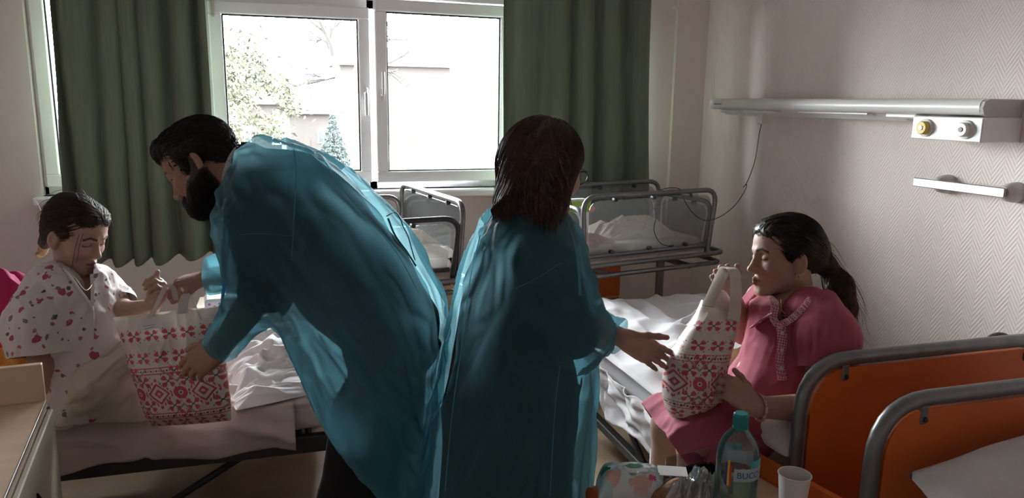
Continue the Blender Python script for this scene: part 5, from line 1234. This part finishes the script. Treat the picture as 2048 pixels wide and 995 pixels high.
# ---------------------------------------------------------------- girl on the left bed
def build_girl():
    e = empty('person', 'girl in a floral nightgown sitting on the left bed, looking down', 'person'); d0 = 2.42
    o = at(153, 468, 2.40); f = cdir(.88, -.40, -.20); Rm = frame(f, cdir(.36, .91, -.23)); sc = .95; loc = lambda p: (np.array(p)-o)@Rm/sc
    nb = at(150, 560, 2.44)
    H = head_sdf(True, fat=.96, nose=1.0); H.cone((0, -.03, -.05), loc(nb), .044, .052, .03); V, Fq = H.mesh(.0026)
    hc = head_colors(V, (.47, .29, .23), (.42, .16, .15), (.06, .035, .025), None, (.52, .24, .20)); Vh, Fh = xf(V*sc, Rm, o), Fq
    S = Sdf(); hip = at(165, 795, 2.52); chest = at(148, 650, 2.46)
    S.cone(at(150, 605, 2.44), chest, .095, .105, .05); S.cone(chest, hip, .105, .125, .05); S.cone(nb, at(150, 600, 2.44), .05, .08, .04)
    sn, en, wn = at(88, 600, 2.34), at(82, 735, 2.26), at(130, 850, 2.36); sf, ef, wf = at(212, 585, 2.55), at(250, 625, 2.42), at(305, 612, 2.38)
    S.cone(at(135, 585, 2.42), sn, .06, .052, .04); S.cone(at(165, 580, 2.46), sf, .06, .05, .04)
    for a, b, c in ((sn, en, wn), (sf, ef, wf)): S.cone(a, b, .044, .036, .02); S.cone(b, c, .036, .023, .02)
    kn, kf = at(285, 800, 2.42), at(320, 770, 2.74); an, af = at(200, 822, 2.42), at(230, 800, 2.66)
    for h, k_, a_ in ((at(170, 805, 2.44), kn, an), (at(180, 795, 2.58), kf, af)): S.cone(h, k_, .075, .055, .03); S.cone(k_, a_, .05, .036, .02)
    lo = .60; Vb, Fb = S.mesh(.008, smooth=2); Vb[:, 2] = np.maximum(Vb[:, 2], .606)
    A = Sdf(); hand.left = True; A.cone(sf, ef, .043, .036, .02); A.cone(ef, wf, .036, .023, .02)
    hand(A, wf, cdir(.55, .72, -.35), cdir(-.55, .60, .5), [(1.15, 1.1, .6), (1.2, 1.15, .6), (1.25, 1.2, .6), (1.3, 1.2, .6)], .92, thumb=(.95, .25, -.1), tcurl=.05)
    Va, Fa = A.mesh(.0026)
    A = Sdf(); hand.left = False; A.cone(sn, en, .045, .038, .02); A.cone(en, wn, .037, .024, .02); hand(A, wn, cdir(.6, -.5, .3), cdir(.3, .4, .8), [(.2, .3, .2)]*4, .92); Vr, Fr = A.mesh(.004); Vr[:, 2] = np.maximum(Vr[:, 2], .606)
    V, Fq = join([(Vh, Fh), (Va, Fa), (Vr, Fr), (Vb, Fb)]); gmesh('body', V, Fq, skin_mat('girl_skin'), e, np.concatenate([hc, np.tile(np.array((.46, .28, .22)), (len(V)-len(hc), 1))]))
    # hair: pulled back into a low tail with loose strands
    S = Sdf(); S.ell((0, -.020, .040), (.081, .101, .090), k=.02); S.ell((0, -.075, -.015), (.052, .040, .050), k=.03); S.ell((0, .034, .076), (.064, .053, .039), k=.02); S.ell((0, .125, -.020), (.092, .071, .106), k=.010, op='s')
    for sx in (-1, 1): S.ell((sx*.088, .004, -.036), (.020, .024, .026), k=.01, op='s'); S.ell((sx*.069, .012, .026), (.010, .018, .018), k=.01)
    S.cone((0, -.105, -.03), (-.01, -.125, -.09), .026, .020, .02); S.cone((0, -.085, .085), (0, -.10, .08), .018, .012, .02)
    V, Fq = S.mesh(.003, smooth=1); part = np.array([0, .05, .11]); bun = np.array([0, -.12, -.02])
    Nn = vnormals(V, Fq); dirn = bun-V; dirn /= np.linalg.norm(dirn, axis=1)[:, None]; V = V+Nn*(.0022*ridge(np.stack([V[:, 0]*90, np.arctan2(V[:, 2]-.0, V[:, 1]+.12)*9, V[:, 0]*0], 1), 8))[:, None]
    def flow(P): d = bun-P; d /= np.linalg.norm(d, axis=1)[:, None]+1e-6; return d+np.stack([np.sign(P[:, 0])*.25*(P[:, 1] > 0), 0*P[:, 0], -.1+0*P[:, 0]], 1)
    A_, F_ = strands(S, pick(V, 2400, 5, V[:, 2] > -.05), flow, 10, .010, .0008, .006, 6, jit=.25)
    B_, G_ = strands(S, pick(V, 130, 25, (V[:, 2] > .02)), flow, 12, .010, .0007, .03, 9, jit=.9, free=.35)
    lk = MB()
    for x0, y0, z0, L in ((.050, .070, .045, .11), (.056, .062, .04, .14), (-.052, .066, .045, .12)):
        lk.tube([(x0, y0, z0), (x0+.012*np.sign(x0), y0+.008, z0-L*.4), (x0+.008*np.sign(x0), y0+.010, z0-L*.8), (x0+.002, y0+.005, z0-L)], [.0008, .0008, .0007, .0004], 5)
    V, Fq = join([(V, Fq), (A_, F_), (B_, G_)]); Vl = np.concatenate(lk.v); Fl = np.array([q for q in lk.f if len(q) == 4]); V, Fq = join([(V, Fq), (Vl, Fl)])
    gmesh('hair', xf(V*sc, Rm, o), Fq, hair_mat('dark_brown_hair', (.028, .017, .012), (.075, .044, .030)), e)
    t = xf(np.array([[0, -.115, -.05]])*sc, Rm, o)[0]
    MB().tube(spline([t, at(84, 505, 2.50), at(72, 508, 2.48)], 5), [.016]*5+[.014, .012, .011, .01, .008, .004], 10).build('hair_tail', hair_mat('light_hair_tail', (.34, .22, .12), (.48, .33, .18)), e, True)
    # nightgown
    G = Sdf()
    G.rows([(520, 112, 176, .06), (532, 88, 206, .10), (548, 68, 222, .13), (575, 56, 232, .155), (610, 52, 242, .165), (650, 56, 254, .17), (690, 66, 262, .17), (730, 84, 262, .17), (770, 100, 256, .17), (800, 106, 250, .17), (830, 108, 240, .16)], d0, k=.03)
    V, Fq = G.mesh(.006, smooth=2); Nn = vnormals(V, Fq); x, y, q = proj(V)
    ok = ~(inpoly(x, y, [(112, 520), (146, 561), (182, 609), (185, 556), (186, 520)]) & (q < 2.46)) & ~((np.linalg.norm(V-at(150, 532, 2.44), axis=1) < .070) & (y < 548))
    V = folds(V, Nn, cdir(-.35, -.9, 0), 3.0, 14, .010, 41); V = relax(V, Fq, 1); V[:, 2] = np.maximum(V[:, 2], .612); parts = [trim(V, Fq, ok)]
    A1 = Sdf(); A1.cone(at(108, 580, 2.36), at(74, 650, 2.29), .084, .086, .04); A1.cone(at(74, 650, 2.29), at(84, 725, 2.27), .086, .088, .04)
    A2 = Sdf(); A2.cone(at(200, 568, 2.52), at(244, 618, 2.45), .064, .058, .03)
    for A_, c_, d_, sd in ((A1, at(82, 712, 2.275), at(84, 790, 2.26)-at(74, 650, 2.28), 43), (A2, at(242, 612, 2.455), at(250, 625, 2.43)-at(205, 570, 2.54), 47)):
        V, Fq = A_.mesh(.006, smooth=2); ok = ((V-c_)@unit(d_)) < 0; V = relax(folds(V, vnormals(V, Fq), d_, 3, 14, .008, sd), Fq, 1); parts.append(trim(V, Fq, ok))
    gmesh('nightgown', *join(parts), floral_mat(), e)
    for pts in ([(128, 536), (146, 561), (166, 588), (183, 611), (186, 640), (184, 680)], [(183, 548), (185, 575), (184, 611)]):
        MB().tube(relax_line(ray_on(G, spline(pts, 10)[:, :2], .007)), .005, 6, flat=.3).build('lapel_edge', mat('white_piping', (.62, .57, .575), .85), e, True)
    # cream wrap over the legs
    L = Sdf(); L.cone(at(128, 838, 2.31), at(190, 770, 2.30), .040, .060, .05); L.cone(at(190, 770, 2.30), at(262, 706, 2.35), .060, .050, .05); L.cone(at(150, 800, 2.42), at(268, 712, 2.42), .085, .055, .05); L.cone(at(165, 815, 2.40), at(290, 800, 2.40), .085, .070, .05); L.cone(at(180, 800, 2.58), at(320, 775, 2.74), .09, .068, .05); L.cone(at(268, 712, 2.42), at(290, 800, 2.42), .05, .06, .05)
    V, Fq = L.mesh(.006, smooth=2); V = folds(V, vnormals(V, Fq), cdir(.75, .6, 0), 2.0, 17, .012, 51); V[:, 2] = np.maximum(V[:, 2], .604); gmesh('leg_wrap', V, Fq, mat('cream_cloth', (.52, .47, .40), .9, var=.06, bump=.2, bscale=300), e)
    # fine necklace cord
    MB().tube(spline([at(126, 535, 2.36), at(150, 555, 2.31), at(172, 580, 2.28), at(190, 560, 2.36)], 8), .0012, 5).build('necklace', mat('pale_cord', (.6, .52, .4), .5), e)
    return e
build_girl()

# ---------------------------------------------------------------- seated woman in pink
def build_pink():
    e = empty('person', 'woman in a pink dress with a ponytail sitting on the right bed, holding a bag', 'person'); d0 = 2.27
    o = at(1568, 513, 2.28); f = cdir(-.98, -.02, -.14); Rm = frame(f, cdir(.02, 1, -.05)); loc = lambda p: (np.array(p)-o)@Rm
    nb = at(1592, 612, 2.30)
    H = head_sdf(True, fat=1.03, nose=1.04); H.cone((0, -.03, -.05), loc(nb), .050, .058, .03); V, Fq = H.mesh(.0024)
    hc = head_colors(V, (.40, .235, .175), (.36, .14, .13), (.035, .022, .016), None, (.45, .20, .16)); Vh, Fh = xf(V, Rm, o), Fq
    S = Sdf(); hip = at(1595, 800, 2.32); chest = at(1592, 680, 2.30)
    S.cone(at(1592, 645, 2.30), chest, .115, .125, .05); S.cone(chest, hip, .125, .145, .05); S.cone(nb, at(1592, 640, 2.30), .055, .09, .04); S.ell(at(1535, 760, 2.26), (.10, .10, .095), k=.06)
    sn, en, wn = at(1655, 655, 2.12), at(1642, 816, 2.05), at(1514, 814, 2.0); sf, ef, wf = at(1528, 600, 2.44), at(1488, 660, 2.42), at(1463, 592, 2.30)
    S.cone(at(1620, 630, 2.24), sn, .075, .062, .04); S.cone(at(1565, 615, 2.36), sf, .07, .058, .04)
    for a, b, c in ((sn, en, wn), (sf, ef, wf)): S.cone(a, b, .054, .043, .02); S.cone(b, c, .043, .027, .02)
    k1, k2 = at(1345, 852, 2.32), at(1400, 885, 2.10); a1 = np.array([k1[0]-.03, k1[1], .09]); a2 = np.array([k2[0]-.03, k2[1], .09])
    for h, k_, a_ in ((at(1590, 800, 2.38), k1, a1), (at(1585, 812, 2.22), k2, a2)): S.cone(h, k_, .095, .066, .04); S.cone(k_, a_, .060, .040, .02)
    foot(S, a1, -RGT); foot(S, a2, -RGT); Vb, Fb = S.mesh(.008, smooth=2)
    A = Sdf(); hand.left = True; A.cone(sn, en, .052, .044, .02); A.cone(en, wn, .044, .027, .02)
    hand(A, wn, cdir(-.72, .52, .25), cdir(.25, .80, .50), [(.6, .8, .4), (.7, .85, .4), (.8, .85, .4), (.85, .9, .4)], .93, thumb=(.75, .6, -.2), tcurl=.25); Va, Fa = A.mesh(.0026)
    A = Sdf(); hand.left = False; A.cone(ef, wf, .042, .026, .02)
    hand(A, wf, cdir(-.42, .88, -.1), cdir(.80, .45, -.35), [(1.0, 1.2, .6), (1.05, 1.25, .6), (1.1, 1.25, .6), (1.15, 1.3, .6)], .92, thumb=(.75, .55, -.5), tcurl=.3); Vr, Fr = A.mesh(.0026)
    L = Sdf(); L.cone(k1+(at(1590, 800, 2.38)-k1)*.4, k1, .085, .066, .03); L.cone(k1, a1, .060, .040, .02); L.cone(k2+(at(1585, 812, 2.22)-k2)*.4, k2, .085, .066, .03); L.cone(k2, a2, .06, .04, .02); Vl, Fl = L.mesh(.006, smooth=2)
    V, Fq = join([(Vh, Fh), (Va, Fa), (Vr, Fr), (Vl, Fl), (Vb, Fb)]); gmesh('body', V, Fq, skin_mat('tan_skin'), e, np.concatenate([hc, np.tile(np.array((.40, .235, .175)), (len(V)-len(hc), 1))]))
    gmesh('slippers', *keep(inflate(Vb, Fb, .008), Fb, Vb[:, 2] < .07), mat('slipper_cloth', (.2, .05, .08), .8), e)
    # hair
    S = Sdf(); S.ell((0, -.020, .040), (.082, .102, .090), k=.02); S.ell((0, .034, .076), (.064, .053, .039), k=.02); S.ell((0, .125, -.020), (.094, .071, .108), k=.010, op='s'); S.ell((0, -.085, .010), (.050, .045, .050), k=.03)
    for sx in (-1, 1): S.ell((sx*.092, -.004, -.036), (.020, .022, .022), k=.01, op='s'); S.ell((sx*.071, .008, .022), (.011, .022, .020), k=.012)
    tie = loc(at(1652, 528, 2.31)); S.cone((0, -.085, .005), tie, .045, .022, .03)
    t1, t2, t3 = loc(at(1678, 572, 2.29)), loc(at(1692, 615, 2.27)), loc(at(1700, 645, 2.25)); S.cone(tie, t1, .022, .036, .02); S.cone(t1, t2, .036, .026, .02); S.cone(t2, t3, .026, .006, .02)
    V, Fq = S.mesh(.003, smooth=1); Nn = vnormals(V, Fq); V = V+Nn*(.0022*ridge(np.stack([V[:, 0]*90, np.arctan2(V[:, 2], V[:, 1]+.15)*10, V[:, 0]*0], 1), 8))[:, None]
    tv = np.array([tie, t1, t2, t3]); dt = unit(t3-tie)
    def flow(P): d = tie-P; dn = np.linalg.norm(d, axis=1)[:, None]; return np.where((P[:, 1:2] < tie[1]+.015), dt+0*P, d/(dn+1e-6))
    A_, F_ = strands(S, pick(V, 2600, 5, (V[:, 2] > -.06) | (V[:, 1] < -.12)), flow, 11, .011, .0008, .006, 6, jit=.2)
    B_, G_ = strands(S, pick(V, 90, 25, V[:, 1] < -.1), flow, 12, .012, .0006, .03, 9, jit=.8, free=.3)
    V, Fq = join([(V, Fq), (A_, F_), (B_, G_)]); hm = hair_mat('dark_ombre_hair', (.014, .010, .008), (.045, .028, .018)); hc2 = np.tile(np.array((.022, .014, .010)), (len(V), 1)); w = np.clip((-V[:, 1]-.09)/.12, 0, 1)[:, None]*np.clip(.5+.6*fbm(V*50, 2, 3), 0, 1)[:, None]
    hc2 = hc2*(1-w)+np.array((.22, .125, .062))*w
    gmesh('hair', xf(V, Rm, o), Fq, mat('ombre_hair', (1, 1, 1), .45, attr='Col', var=.3, nscale=120), e, hc2)
    a = np.linspace(0, 2*pi, 14, endpoint=False); n1 = unit(np.cross(dt, (1, 0, 0))); n2 = np.cross(dt, n1)
    MB().tube(xf(np.stack([tie+dt*.004*cos(3*t)+.022*(cos(t)*n1+sin(t)*n2) for t in a]), Rm, o), .009, 8, closed=True).build('scrunchie', mat('dark_scrunchie', (.02, .012, .012), .8), e, True)
    # dress
    G = Sdf()
    G.rows([(572, 1552, 1622, .07), (588, 1524, 1650, .12), (605, 1505, 1672, .15), (640, 1498, 1690, .165), (680, 1496, 1692, .17), (715, 1484, 1688, .175), (750, 1462, 1678, .18), (790, 1455, 1668, .18), (830, 1470, 1662, .18), (870, 1480, 1655, .17)], d0, k=.03)
    G.cone(at(1575, 810, 2.38), at(1335, 852, 2.32), .120, .090, .06); G.cone(at(1570, 830, 2.22), at(1395, 892, 2.10), .120, .090, .06); G.cone(at(1335, 850, 2.32), at(1392, 890, 2.12), .088, .088, .06); G.cone(at(1402, 895, 2.12), at(1418, 960, 2.10), .085, .075, .05)
    V, Fq = G.mesh(.0065, smooth=2); Nn = vnormals(V, Fq); x, y = imgx(V, d0); q = (V-CO)@FWD
    kd = unit(at(1335, 852, 2.32)-at(1575, 810, 2.38)); ok = ((V-at(1308, 842, 2.2))@cdir(-.83, -.55, 0)) < 0
    x, y, q = proj(V); ok &= ~((np.linalg.norm(V-at(1588, 582, 2.29), axis=1) < .070) & (y < 606)) & ~(inpoly(x, y, [(1500, 550), (1538, 588), (1552, 604), (1547, 634), (1557, 648), (1585, 632), (1612, 604), (1640, 560)]) & (q < 2.3))
    fo = folds(V, Nn, cdir(-.2, -.95, 0), 2.5, 10, .007, 61); f2 = folds(V, Nn, cdir(-.9, -.3, 0), 2.5, 9, .012, 64); w = np.clip((y-800)/50, 0, 1)[:, None]; V = relax(fo*(1-w)+f2*w, Fq, 1)
    onbed = V[:, 0] > 1.20; V[:, 2] = np.where(onbed, np.maximum(V[:, 2], .612), V[:, 2])
    parts = [trim(V, Fq, ok)]
    A1 = Sdf(); A1.cone(at(1628, 632, 2.20), at(1656, 680, 2.10), .088, .084, .04); A1.cone(at(1656, 680, 2.10), at(1652, 755, 2.07), .084, .078, .04)
    A2 = Sdf(); A2.cone(at(1540, 602, 2.40), at(1490, 648, 2.41), .074, .062, .03)
    for A_, c_, d_, sd in ((A1, at(1652, 742, 2.075), at(1648, 800, 2.06)-at(1655, 660, 2.1), 63), (A2, at(1494, 642, 2.40), at(1488, 655, 2.41)-at(1535, 602, 2.42), 67)):
        V, Fq = A_.mesh(.006, smooth=2); k_ = ((V-c_)@unit(d_)) < 0; V = relax(folds(V, vnormals(V, Fq), d_, 3, 12, .006, sd), Fq, 1); parts.append(trim(V, Fq, k_))
    gmesh('dress', *join(parts), mat('raspberry_cotton', (.33, .062, .098), .85, var=.06, bump=.2, bscale=400), e)
    lay = lambda p, d: lay_on(G, p, d)
    MG = gingham_mat()
    def band(pts, w, name):
        P = relax_line(ray_on(G, spline(pts, 10)[:, :2], .007)); MB().tube(P, w, 8, flat=.22).build(name, MG, e, True); return P
    band([(1540, 592), (1551, 606), (1546, 634), (1556, 650)], .011, 'collar_trim'); band([(1636, 572), (1614, 607), (1586, 635), (1558, 651)], .011, 'collar_trim')
    pl = band([(1562, 645), (1566, 680), (1562, 720), (1566, 760)], .017, 'placket'); fl = band([(1549, 624), (1528, 636), (1506, 652)], .016, 'placket')
    for P, t in ((pl, .2), (pl, .5), (pl, .8), (fl, .25), (fl, .7)):
        c = P[int(t*(len(P)-1))]; v = unit(CO-c); MB().sphere(c+v*.006, .0055, 10, 8).build('button', mat('pearl_button', (.62, .55, .55), .3), e, True)
    # necklace, earring, bracelet, flower applique
    MB().tube(spline([at(1562, 598, 2.21), at(1562, 616, 2.19), at(1570, 626, 2.185), at(1590, 614, 2.19), at(1606, 596, 2.2)], 8), .0011, 5).build('necklace', mat('gold', (.5, .33, .1), .3, metal=1), e)
    MB().tube([at(1570, 626, 2.18), at(1570, 638, 2.18)], .0016, 5).tube([at(1566, 631, 2.18), at(1574, 631, 2.18)], .0016, 5).build('cross_pendant', mat('gold2', (.5, .33, .1), .3, metal=1), e)
    ear = xf(np.array([[-.079, -.004, -.055]]), Rm, o)[0]; MB().tube([ear+.007*(cos(t)*UPV+sin(t)*RGT) for t in np.linspace(0, 2*pi, 12, endpoint=False)], .0013, 5, closed=True).build('earring', mat('gold3', (.6, .42, .2), .3, metal=1), e)
    bd = unit(wn-en); c = wn-bd*.008; n1 = unit(np.cross(bd, UPV)); n2 = np.cross(bd, n1); MB().tube([c+(.033+.0015*cos(9*t))*(cos(t)*n1+sin(t)*n2) for t in np.linspace(0, 2*pi, 40, endpoint=False)], .0042, 6, closed=True).build('bracelet', mat('red_cream_cord', (.45, .06, .05), .7, col2=(.65, .5, .4), var=.1, nscale=160), e, True)
    for k in range(3):
        c = lay([at(1478+k*8, 752+[0, 8, -6][k], 2.05)], .006)[0]; MB().sphere(c, .012, 10, 6, (1, .5, .7)).build('flower_patch', mat('pink_patch', (.48, .12, .20), .8), e, True)
    nail = wf
    return e
build_pink()

# ================================================================== gift bags with red folk print
CREAM = np.array((.66, .59, .535)); RED = np.array((.54, .07, .095)); DRK = np.array((.03, .03, .03)); GRY = np.array((.30, .23, .19))
def flower_cls(x, y, s):
    """0 none, 1 red, 2 dark; x, y relative to the flower centre"""
    r = np.zeros(x.shape, int)
    for ang in (40, 140, 220, 320):
        c, s_ = cos(radians(ang)), sin(radians(ang)); a = (x*c+y*s_)/s; b = (-x*s_+y*c)/s
        for da, off in ((0, 0), (.42, .18), (-.42, -.18)):
            ca, sa = cos(da), sin(da); a2 = (a-.28)*ca+b*sa; b2 = -(a-.28)*sa+b*ca
            r[(((a2-.30)/.30)**2+(b2/.14)**2) < 1] = 1
        r[(np.abs(b) < .05) & (a > 0) & (a < .30)] = 2; r[((a-1.02)**2+(b-.18)**2 < .07**2)] = 2
    return r
def pattern(x, y, w, h, seed=0):
    """x to the right, y down from the top edge, metres"""
    c = np.tile(CREAM, (*x.shape, 1))
    def put(m, col): c[m] = col
    def row(yc, s, px, x0=0.0):
        xx = (x-x0+px/2) % px-px/2; k = flower_cls(xx, y-yc, s); put(k == 1, RED); put(k == 2, DRK)
    def band(yc):
        for d in (-.009, .009): put(np.abs(y-yc-d) < .0013, RED)
        xx = (x % .016)-.008; put((np.abs(xx) < .0028) & (np.abs(y-yc) < .0028), DRK); xx = ((x+.008) % .016)-.008; put((np.abs(xx) < .002) & (np.abs(y-yc) < .003), RED)
    def diamonds(yc, s, px, x0):
        xx = (x-x0+px/2) % px-px/2; d = np.abs(xx)+np.abs(y-yc)
        ring = (d < s) & (d > s*.82); put(ring & (((np.abs(xx)*220).astype(int)) % 2 == 0), RED); put((d < s*.70) & (d > s*.54), RED); put(d < s*.30, RED); put((d < s*.12), CREAM*.9)
        for ox, oy in ((s*.78, s*.78), (-s*.78, s*.78), (s*.78, -s*.78), (-s*.78, -s*.78)):
            k = flower_cls(xx-ox, y-yc-oy, s*.52); put(k == 1, RED); put(k == 2, DRK)
        x2 = (x-x0) % px-px/2; r2 = np.sqrt(x2**2+(y-yc)**2); put((r2 < s*.40), RED); put((r2 < s*.14), CREAM); put((np.abs(x2)+np.abs(y-yc) < s*.08), DRK)
        for sg in (-1, 1):
            z = np.abs((x-x0) % px-px/2); line = yc+sg*(s*.75+z*.95); put((np.abs(y-line) < .0032) & (np.abs(y-yc) < s*1.6) & (z < px*.34), GRY)
            k = flower_cls(x2, y-yc-sg*s*1.40, s*.46); put(k == 1, RED); put(k == 2, DRK)
    row(.070, .0245, .052, .01); row(.138, .0245, .052, .03); band(.178); diamonds(.248, .048, .128, .03+seed*.05); band(.318); row(.348, .021, .05, .0); row(.405, .021, .05, .02)
    return c
def gift_bag(label, left, right, d_c, bulge, hpx, seed, tilt=0.0, dsh=(0, 0)):
    """left/right: outline points (px, py, depth) from top to bottom"""
    e = empty('gift_bag', label, 'bag', 'printed gift bags'); n = 230
    def curve(pts): P = np.array([at(*p) for p in pts]); s = spline(P, 24); L = np.concatenate([[0], np.cumsum(np.linalg.norm(np.diff(s, axis=0), axis=1))]); return np.stack([np.interp(np.linspace(0, L[-1], n), L, s[:, i]) for i in range(3)], 1), L[-1]
    A, la = curve(left); B, lb = curve(right); u = np.linspace(0, 1, n)
    for sd, nm in ((-1, 'front_panel'), (1, 'back_panel')):
        P = A[:, None]*(1-u)[None, :, None]+B[:, None]*u[None, :, None]          # [v, u]
        V_, U_ = np.meshgrid(u, u, indexing='ij'); prof = np.sqrt(np.clip(1-np.abs(2*U_-1)**2.6, 0, 1)); ver = np.interp(V_, [0, .12, .5, .88, 1], [.42, .7, 1, .85, .12])
        wid = np.linalg.norm(B-A, axis=1)[:, None]; X = (U_-.5)*wid; Y = V_*(la+lb)/2
        wr = .0055*ridge(np.stack([X*16+Y*5, Y*10-X*6, X*0], -1), seed)+.0030*ridge(np.stack([X*35, Y*25, X*0], -1), seed+4)+.003*vnoise(np.stack([X*12, Y*12, X*0], -1), seed+9)
        out = FWD*sd; P = P+out[None, None]*((bulge*prof*ver)[..., None])+out[None, None]*(wr*prof)[..., None]
        if sd < 0: P[..., :] += UPV*(.006*vnoise(np.stack([U_*6, U_*0, U_*0], -1), seed+2)*np.clip(1-V_*8, 0, 1))[..., None]
        c, s = cos(tilt), sin(tilt); xr = (X*c+Y*s)+.2; yr = (-X*s+Y*c)
        col = pattern(xr, yr, 0, 0, seed); i = (np.arange(n-1)[:, None]*n+np.arange(n-1)[None]).ravel(); Fq = np.stack([i, i+1, i+n+1, i+n], 1)
        if sd < 0: Fq = Fq[:, ::-1]
        if sd > 0:
            st = 4; idx = np.arange(0, n, st); P = P[np.ix_(idx, idx)]; col = col[np.ix_(idx, idx)]; m = len(idx); i = (np.arange(m-1)[:, None]*m+np.arange(m-1)[None]).ravel(); Fq = np.stack([i, i+1, i+m+1, i+m], 1)
        me = new_mesh(nm, P.reshape(-1, 3), Fq); vcol(me, col.reshape(-1, 3)); link(nm, me, M_BAG, e, True)
    return e
M_BAG = mat('printed_bag_film', (1, 1, 1), .38, attr='Col', var=.05, nscale=20, trans=.12); M_STRAP = mat('cream_strap', (.62, .56, .48), .8, var=.05, trans=.15)
b1 = gift_bag('white gift bag with red folk embroidery print standing on the left bed', [(226, 634, 2.30), (248, 690, 2.28), (270, 760, 2.28), (290, 820, 2.28), (302, 852, 2.30)], [(440, 612, 2.34), (444, 670, 2.30), (452, 740, 2.28), (460, 800, 2.28), (463, 840, 2.30)], 2.3, .075, 0, 0)
def strap(parent, pts, w=.011): MB().tube(spline([at(*p) for p in pts], 8), w, 8, flat=.12).build('handle', M_STRAP, parent, True)
strap(b1, [(300, 640, 2.26), (318, 600, 2.30), (332, 572, 2.33), (346, 576, 2.33), (352, 600, 2.32)], .008); strap(b1, [(365, 626, 2.24), (368, 600, 2.28), (376, 588, 2.32), (388, 604, 2.30), (400, 632, 2.24)], .014)
tag1 = [at(272, 640, 2.225), at(318, 632, 2.225), at(320, 655, 2.215), at(275, 664, 2.215)]
MB().add(np.array(tag1+[t+FWD*.001 for t in tag1]), [(0, 3, 2, 1), (4, 5, 6, 7), (0, 1, 5, 4), (1, 2, 6, 5), (2, 3, 7, 6), (3, 0, 4, 7)]).build('paper_sticker', mat('sticker_paper', (.64, .62, .64), .6), b1)
for k in range(3): MB().tube([at(282+k*3, 648+k*5, 2.2215-.003*k), at(312-k*2, 643+k*5, 2.2215-.003*k)], .0006, 4).build('sticker_line', mat('ink_line', (.12, .12, .2), .6), b1)
b2_ = gift_bag('white gift bag with red folk print held up by the woman in pink', [(1403, 602, 2.20), (1384, 640, 2.17), (1350, 690, 2.14), (1330, 735, 2.13), (1326, 790, 2.14), (1345, 848, 2.16)], [(1482, 612, 2.24), (1474, 660, 2.20), (1462, 700, 2.16), (1450, 750, 2.14), (1436, 800, 2.14), (1358, 850, 2.16)], 2.15, .085, 0, 1, tilt=-.20)
strap(b2_, [(1416, 612, 2.12), (1430, 580, 2.16), (1446, 545, 2.22), (1454, 534, 2.25), (1462, 545, 2.28), (1466, 560, 2.29)], .018); strap(b2_, [(1448, 538, 2.26), (1462, 536, 2.22), (1470, 548, 2.19), (1472, 580, 2.17), (1470, 615, 2.15), (1466, 640, 2.13)], .017)
gi = empty('wrapped_gift', 'pale pink wrapped contents sticking out of the held gift bag', 'package')
c = at(1440, 625, 2.20); m = MB().sphere((0, 0, 0), .05, 24, 16, (.8, .6, 1.2)); V = np.concatenate(m.v); V = V*(1+.16*ridge(V*38, 5))[:, None]; m.v = [V+c]; m.build('wrapping', mat('pale_pink_film', (.68, .55, .52), .35, var=.06, trans=.2), gi, True)
